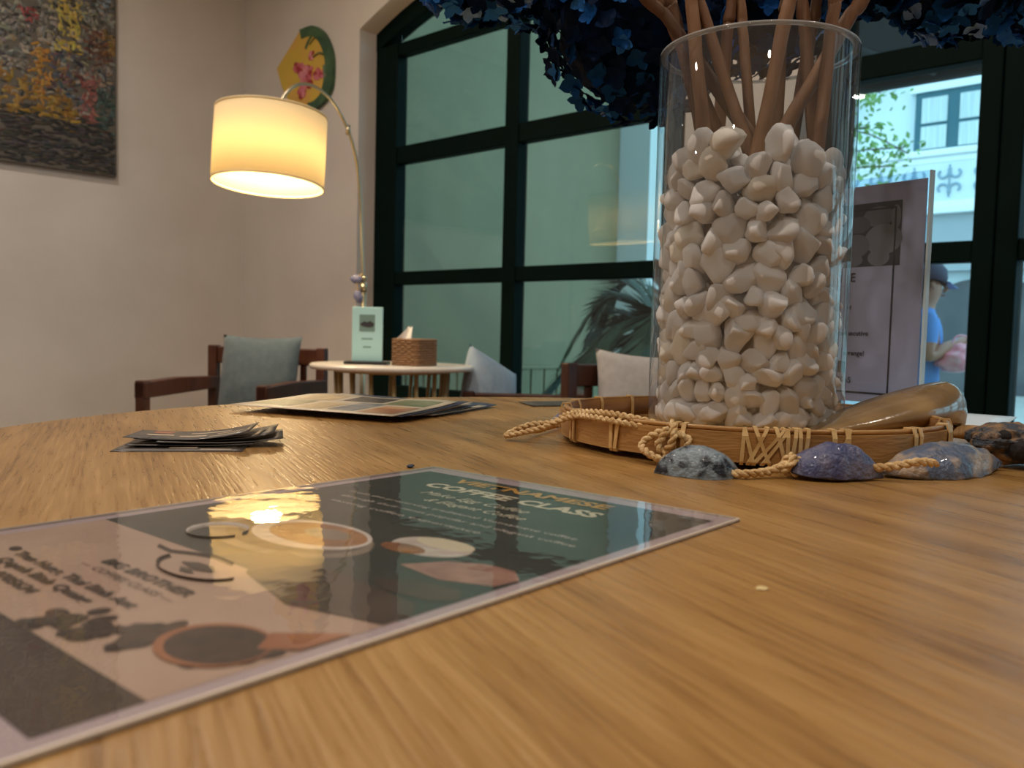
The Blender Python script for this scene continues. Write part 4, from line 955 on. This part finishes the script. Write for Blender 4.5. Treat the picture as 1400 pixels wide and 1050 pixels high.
# building across the street
FY = 22.
fac_m = pbr('pale_facade', srgb(214, 224, 226), .8, col2=srgb(206, 216, 220), nscale=.8)
trim_f = pbr('white_moulding', srgb(230, 236, 236), .7)
teal_m = pbr('teal_joinery', srgb(38, 92, 104), .5)
cur_m = pbr('sheer_curtain', srgb(206, 216, 214), .8, col2=srgb(176, 190, 192), nscale=30, mscale=(1, 1, .03))
grey_f = pbr('grey_band', srgb(156, 164, 168), .8)
arch_shade_m = pbr('arch_shade', srgb(62, 68, 74), .6, col2=srgb(86, 88, 90), nscale=1.2)
bd = thing('townhouse', 'pale balconied town house across the street', 'building', (-6.5, FY, GZ))
G().box(-26, 18, .6, 3., 0, 14).ob('wall', fac_m, bd)
for x in range(-24, 18, 4):
    G().box(x + 1.15, x + 1.6, .30, .6, 3.2, 13.5).ob('pilaster', trim_f, bd)
for (z0, z1, y) in ((5.46, 5.62, .10), (5.62, 5.78, .02), (4.45, 4.56, .10), (4.25, 4.45, .02), (8.2, 8.5, .0), (13.6, 14.0, -.1)):
    G().box(-26, 18, y, .6, z0, z1).ob('ledge', trim_f, bd, bevel=.03)
G().box(-26, 18, .12, .6, 4.55, 5.5).ob('parapet', fac_m, bd)
G().box(-26, 18, .2, .6, 2.9, 4.25).ob('band', grey_f, bd)
sc_m = pbr('blue_grey_ironwork', srgb(132, 158, 174), .6)
def scroll():
    g = G()
    for sx in (-1, 1):
        for sz in (-1, 1):
            sp = []
            for i in range(22):
                t = i / 21; a = t * 4.6; r = .035 + .10 * (1 - t)
                sp.append((sx * (.135 + r * math.cos(a + 2.6)), 0, sz * (.145 + r * math.sin(a + 2.6))))
            g.tube(sp, .022, 6)
    g.tube([(0, 0, -.28), (0, 0, .28)], .016, 6)
    return g.me('scroll_panel', sc_m, True)
scm = scroll()
for i in range(18):
    ob('scroll_panel', scm, bd, (-4.0 + i * .80, .095, 5.02), (0, 0, 0), (1.25, 1, 1.35))
# windows with two curtained sashes
for k in range(0, 5):
    x0 = -.95 + k * 4.0
    for zf in (5.80, 9.2):
        w = G().box(x0, x0 + 1.80, .42, .62, zf, zf + 1.45).ob('window', teal_m, bd)
        for a, b in ((x0 + .16, x0 + .74), (x0 + 1.02, x0 + 1.64)):
            G().box(a, b, .38, .43, zf + .08, zf + .62).ob('pane', cur_m, w); G().box(a, b, .38, .43, zf + .70, zf + 1.30).ob('pane', cur_m, w)
        G().box(x0 - .12, x0 + 1.92, .34, .6, zf + 1.45, zf + 1.62).ob('lintel', trim_f, bd)
# shop arches at street level: flat dark panels painted as their shade
for k in range(-3, 5):
    c = -.05 + k * 4.0 + .9; R = 1.7
    poly = [(c - R, 0), (c + R, 0)] + [(c + R * math.cos(a), 1.45 + 1.30 * math.sin(a)) for a in [i * math.pi / 18 for i in range(19)]]
    G().prism(poly, .52, .64, 1).ob('arch_shade_panel', arch_shade_m, bd)

G().box(-4.65, -4.05, 5.985, 6.6, GZ, 5.).ob('wall_pier', trim_f)
tag(bpy.data.objects['wall_pier'], 'white masonry pier at the end of the terrace wall', kind='structure')
# tree by the pavement
leaf_ms = [pbr('spring_leaf', srgb(142, 182, 92), .6, col2=srgb(112, 160, 84), nscale=9), pbr('dull_leaf', srgb(92, 132, 84), .6)]
tree = thing('street_tree', 'thin young tree with light green leaves seen through the door', 'tree', (-3.05, 6.6, GZ))
trk = pbr('bark', srgb(96, 84, 70), .8)
G().tube(curve([(0, 0, 0), (.04, 0, 1.2), (-.02, .03, 2.2), (.06, 0, 3.2), (.02, 0, 4.0)], 5), [.06 - .0022 * i for i in range(21)], 8).ob('trunk', trk, tree, True)
rnd = random.Random(5); lv = G(); tw = G()
for b in range(26):
    z0 = 1.7 + b * .085; a = rnd.uniform(-1.1, 1.1) if b % 3 else rnd.uniform(0, 6.28); L = rnd.uniform(.5, 1.05)
    pts = curve([(0, 0, z0), (L * .5 * math.cos(a), L * .5 * math.sin(a), z0 + .12), (L * math.cos(a), L * math.sin(a), z0 + rnd.uniform(-.05, .25))], 4)
    tw.tube(pts, .006, 5)
    for i in range(80):
        p = pts[rnd.randrange(3, len(pts))] + Vector((rnd.gauss(0, .07), rnd.gauss(0, .07), rnd.gauss(0, .06)))
        d = Vector((rnd.uniform(-1, 1), rnd.uniform(-1, 1), rnd.uniform(-1, .5))).normalized(); s = d.orthogonal().normalized(); l = rnd.uniform(.04, .075)
        lv.add([p, p + d * l * .5 + s * l * .28, p + d * l, p + d * l * .5 - s * l * .28], [(0, 1, 2, 3)])
tw.ob('twigs', trk, tree); o = lv.ob('leaves', leaf_ms[0], tree, fix=False); o['kind'] = 'stuff'

# palm in a pot on the terrace
palm_m = pbr('dusky_palm', srgb(52, 72, 62), .6, col2=srgb(70, 90, 76), nscale=10)
pot_m = pbr('clay_pot', srgb(110, 96, 84), .7)
pm = thing('potted_palm', 'dark potted palm outside the arched window left of the vase', 'palm', (-2.90, 4.62, GZ))
G().lathe([(.0001, 0), (.16, 0), (.22, .36), (.24, .38), (.24, .42), (.20, .42), (.19, .36), (.0001, .36)], 32).ob('pot', pot_m, pm, True)
G().tube(curve([(0, 0, .34), (.01, 0, .7), (0, .01, 1.08)], 4), .055, 10).ob('trunk', trk, pm, True)
rnd = random.Random(9)
def frond(a, L, rise, droop):
    g = G(); pts = []
    for i in range(15):
        t = i / 14; pts.append(Vector((L * t * math.cos(a), L * t * math.sin(a), 1.08 + rise * math.sin(math.pi * min(t * .9, 1)) - droop * t * t)))
    g.tube(pts, [.010 - .0006 * i for i in range(15)], 5)
    for i in range(2, 15):
        for s in (-1, 1):
            for q in range(5):
                p = pts[i] if q == 0 else pts[i].lerp(pts[i - 1], q / 5); t = (pts[min(i + 1, 14)] - pts[i - 1]).normalized(); sd = t.cross(Vector((0, 0, 1))).normalized() * s
                l = .25 * math.sin(math.pi * (.15 + .8 * i / 15)) + .05; d = (t * .75 + sd * .62 + Vector((0, 0, -.14 + rnd.uniform(-.12, .12)))).normalized(); n = d.cross(t).normalized().cross(d).normalized()
                g.add([p, p + d * l * .4 + n * .017, p + d * l, p + d * l * .4 - n * .017], [(0, 1, 2, 3)])
    return g
for a, L, r, dr in ((3.55, .95, .16, .50), (3.0, .80, .34, .30), (2.6, .85, .30, .55), (3.9, .7, .42, .20), (4.4, .8, .30, .45), (5.0, .75, .36, .4), (5.8, .8, .3, .4), (.3, .85, .28, .5), (1.0, .8, .3, .45), (1.7, .8, .34, .4), (2.2, .7, .45, .2), (4.0, .85, .22, .62), (3.3, .6, .5, .1), (5.4, .6, .5, .1)):
    frond(a, L, r, dr).ob('frond', palm_m, pm, fix=False)

# person with a cap looking at a phone
skin_m = pbr('skin', srgb(176, 126, 104), .5, subs=.1)
shirt_m = pbr('blue_shirt', srgb(92, 146, 216), .8); jean_m = pbr('blue_trousers', srgb(70, 104, 168), .8); cap_m = pbr('navy_cap', srgb(42, 50, 76), .7); capb_m = pbr('cap_brim', srgb(96, 116, 172), .6); hair_m = pbr('dark_hair', srgb(34, 28, 26), .7)
pe = thing('person', 'person in a navy cap and blue T-shirt looking down at a phone', 'person', (-1.66, 5.22, GZ), (0, 0, math.radians(38)))
def skin_body(name, joints, edges, mats, parent, root=0, sub=2):
    me = bpy.data.meshes.new(name); me.from_pydata([j[0] for j in joints], edges, [])
    o = bpy.data.objects.new(name, me); C.objects.link(o)
    md = o.modifiers.new('skin', 'SKIN'); md.use_smooth_shade = True
    for i, j in enumerate(joints):
        sv = me.skin_vertices[0].data[i]; sv.radius = j[1] if isinstance(j[1], tuple) else (j[1], j[1]); sv.use_root = (i == root)
    s = o.modifiers.new('sub', 'SUBSURF'); s.levels = sub; s.render_levels = sub
    bpy.context.view_layer.update()
    m2 = bpy.data.meshes.new_from_object(o.evaluated_get(bpy.context.evaluated_depsgraph_get()))
    bpy.data.objects.remove(o); m2.materials.clear()
    for m in mats: m2.materials.append(m)
    m2.polygons.foreach_set('use_smooth', [True] * len(m2.polygons)); m2.name = name
    return m2
J = [((0, 0, .90), (.13, .15)), ((0, 0, 1.06), (.115, .14)), ((.01, 0, 1.24), (.12, .17)), ((.015, 0, 1.345), (.07, .10)), ((.03, 0, 1.405), (.05, .05)), ((.055, 0, 1.47), (.075, .068)), ((.06, 0, 1.555), (.082, .072)),
     ((.0, -.17, 1.32), .058), ((-.02, -.215, 1.10), .044), ((.10, -.17, 1.165), .036), ((.205, -.11, 1.205), .026), ((.25, -.09, 1.212), (.022, .036)),
     ((.0, .17, 1.32), .058), ((-.01, .215, 1.08), .044), ((.12, .16, 1.11), .036), ((.22, .10, 1.15), .026), ((.26, .08, 1.165), (.022, .034)),
     ((.0, -.09, .82), .088), ((.015, -.10, .46), .058), ((-.01, -.10, .08), .042), ((.12, -.105, .04), .04),
     ((.0, .09, .82), .088), ((.03, .10, .46), .058), ((.02, .10, .08), .042), ((.15, .105, .04), .04)]
E_ = [(0, 1), (1, 2), (2, 3), (3, 4), (4, 5), (5, 6), (2, 7), (7, 8), (8, 9), (9, 10), (10, 11), (2, 12), (12, 13), (13, 14), (14, 15), (15, 16), (0, 17), (17, 18), (18, 19), (19, 20), (0, 21), (21, 22), (22, 23), (23, 24)]
bme = skin_body('body', J, E_, [skin_m, shirt_m, jean_m, hair_m], pe)
for p in bme.polygons:
    c = p.center
    arm = abs(c.y) > .15 and c.x > .03 or c.x > .16
    if c.z < .93: p.material_index = 2 if c.z > .09 else 3
    elif c.z < 1.385 and not (arm and c.z < 1.26) and not (abs(c.y) > .165 and c.z < 1.19): p.material_index = 1
    elif c.z > 1.44 and c.x < .03: p.material_index = 3
# fingers, nose and ears are joined into the same surface
bm = bmesh.new(); bm.from_mesh(bme)
def addg(g):
    vs = [bm.verts.new(v) for v in g.v]
    for f in g.f:
        try: bm.faces.new([vs[i] for i in f]).smooth = True
        except ValueError: pass
for (hx_, hy_, hz_) in ((.25, -.09, 1.212), (.26, .08, 1.165)):
    for q in range(4):
        oy = (q - 1.5) * .017; l = (.052, .064, .060, .046)[q]
        addg(G().tube([(hx_ + .01, hy_ + oy, hz_), (hx_ + l * .7, hy_ + oy, hz_ + .016), (hx_ + l, hy_ + oy * .9, hz_ + .036)], [.0095, .0085, .006], 6))
    addg(G().tube([(hx_ - .01, hy_ + .03, hz_), (hx_ + .02, hy_ + .045, hz_ + .016), (hx_ + .042, hy_ + .036, hz_ + .036)], [.011, .0095, .007], 6))
addg(G().tube([(.125, 0, 1.525), (.150, 0, 1.497), (.130, 0, 1.482)], [.009, .013, .010], 6))
for s in (-1, 1): addg(G().tube([(.045, s * .068, 1.535), (.040, s * .082, 1.515), (.048, s * .07, 1.49)], [.008, .014, .006], 6))
bm.to_mesh(bme); bm.free()
ob('body', bme, pe)
g = G(); prof = [(.0001, .105), (.045, .098), (.075, .072), (.088, .030), (.088, 0)]
g.lathe(prof, 24); cp = g.ob('cap', cap_m, pe, True, loc=(.052, 0, 1.545), rot=(0, math.radians(12), 0), solid=.004)
G().grid(lambda u, v: (.078 + .085 * v * math.sin(math.pi * (.12 + .76 * u)) ** .5, (u - .5) * .15 * (1 - .25 * v), .006 - .016 * v - .03 * (u - .5) ** 2 * v), 12, 5).ob('brim', capb_m, cp, True, solid=.004)
for s in (-1, 1):
    e = bmesh.new(); bmesh.ops.create_icosphere(e, subdivisions=1, radius=.009); me = bpy.data.meshes.new('eye'); e.to_mesh(me); e.free(); me.materials.append(hair_m); ob('eye', me, pe, (.128, s * .030, 1.522))
G().tube([(.128, -.022, 1.462), (.137, 0, 1.460), (.128, .022, 1.462)], .005, 6).ob('mouth', pbr('lips', srgb(150, 84, 78), .5), pe)
ph = thing('smartphone', 'slim pale smartphone held by the person outside', 'phone', Vector((-1.66, 5.22, GZ)) + Matrix.Rotation(math.radians(38), 3, 'Z') @ Vector((.315, -.075, 1.236)), (0, math.radians(-28), math.radians(38)))
G().box(-.02, .09, -.035, .035, 0, .007).ob('body', pbr('phone_case', srgb(190, 196, 200), .4), ph, bevel=.004)
G().box(-.016, .086, -.032, .032, .007, .0078).ob('screen', black_m, ph)
bg_m = pbr('pink_plastic_bag', srgb(238, 140, 160), .3, col2=srgb(240, 190, 204), nscale=14, coat=.3)
bm = bmesh.new(); bmesh.ops.create_icosphere(bm, subdivisions=4, radius=1)
for v in bm.verts:
    p = v.co.copy(); k = 1 + .22 * mnoise.noise(p * 2.1) + .07 * abs(mnoise.noise(p * 6))
    v.co = Vector((p.x * .125 * k, p.y * .07 * k, p.z * .075 * k + .02 * p.x))
me = bpy.data.meshes.new('bag'); bm.to_mesh(me); bm.free(); me.materials.append(bg_m); me.polygons.foreach_set('use_smooth', [True] * len(me.polygons))
pb = thing('pink_bag', 'crumpled pink plastic bag hanging from the arm of the person outside', 'bag', (-1.415, 5.18, .70), (0, 0, math.radians(38)))
ob('bag', me, pb, (0, 0, .06)); G().tube(curve([(-.06, 0, .10), (-.03, .0, .175), (.03, .0, .175), (.06, 0, .10)], 4), .006, 6).ob('handle', bg_m, pb, True)
# leafy plant under the bag
pl = thing('potted_plant', 'leafy green plant in a dark pot in front of the person outside', 'plant', (-1.40, 4.78, GZ))
G().lathe([(.0001, 0), (.15, 0), (.20, .52), (.21, .55), (.18, .55), (.17, .5), (.0001, .5)], 28).ob('pot', pbr('dark_planter', srgb(64, 66, 70), .6), pl, True)
var_m = pbr('variegated_leaf', srgb(96, 158, 86), .5, col2=srgb(206, 226, 206), nscale=22, nlo=.45, nhi=.62)
rnd = random.Random(4)
for i in range(34):
    a = rnd.uniform(0, 6.28); L = rnd.uniform(.22, .40); rise = rnd.uniform(.25, .52); w = rnd.uniform(.035, .055)
    def lf(u, v, a=a, L=L, rise=rise, w=w):
        t = v; s = (u - .5) * 2; r = L * (.15 + .85 * t); ww = w * math.sin(math.pi * min(.08 + t * .9, 1)) ** .8
        return (r * math.cos(a) - s * ww * math.sin(a), r * math.sin(a) + s * ww * math.cos(a), .5 + rise * math.sin(t * 2.0) * 1.05 - .18 * t * t - .02 * abs(s))
    G().grid(lf, 2, 6).ob('leaf', var_m if i % 3 else leaf_ms[0], pl, True, fix=False)
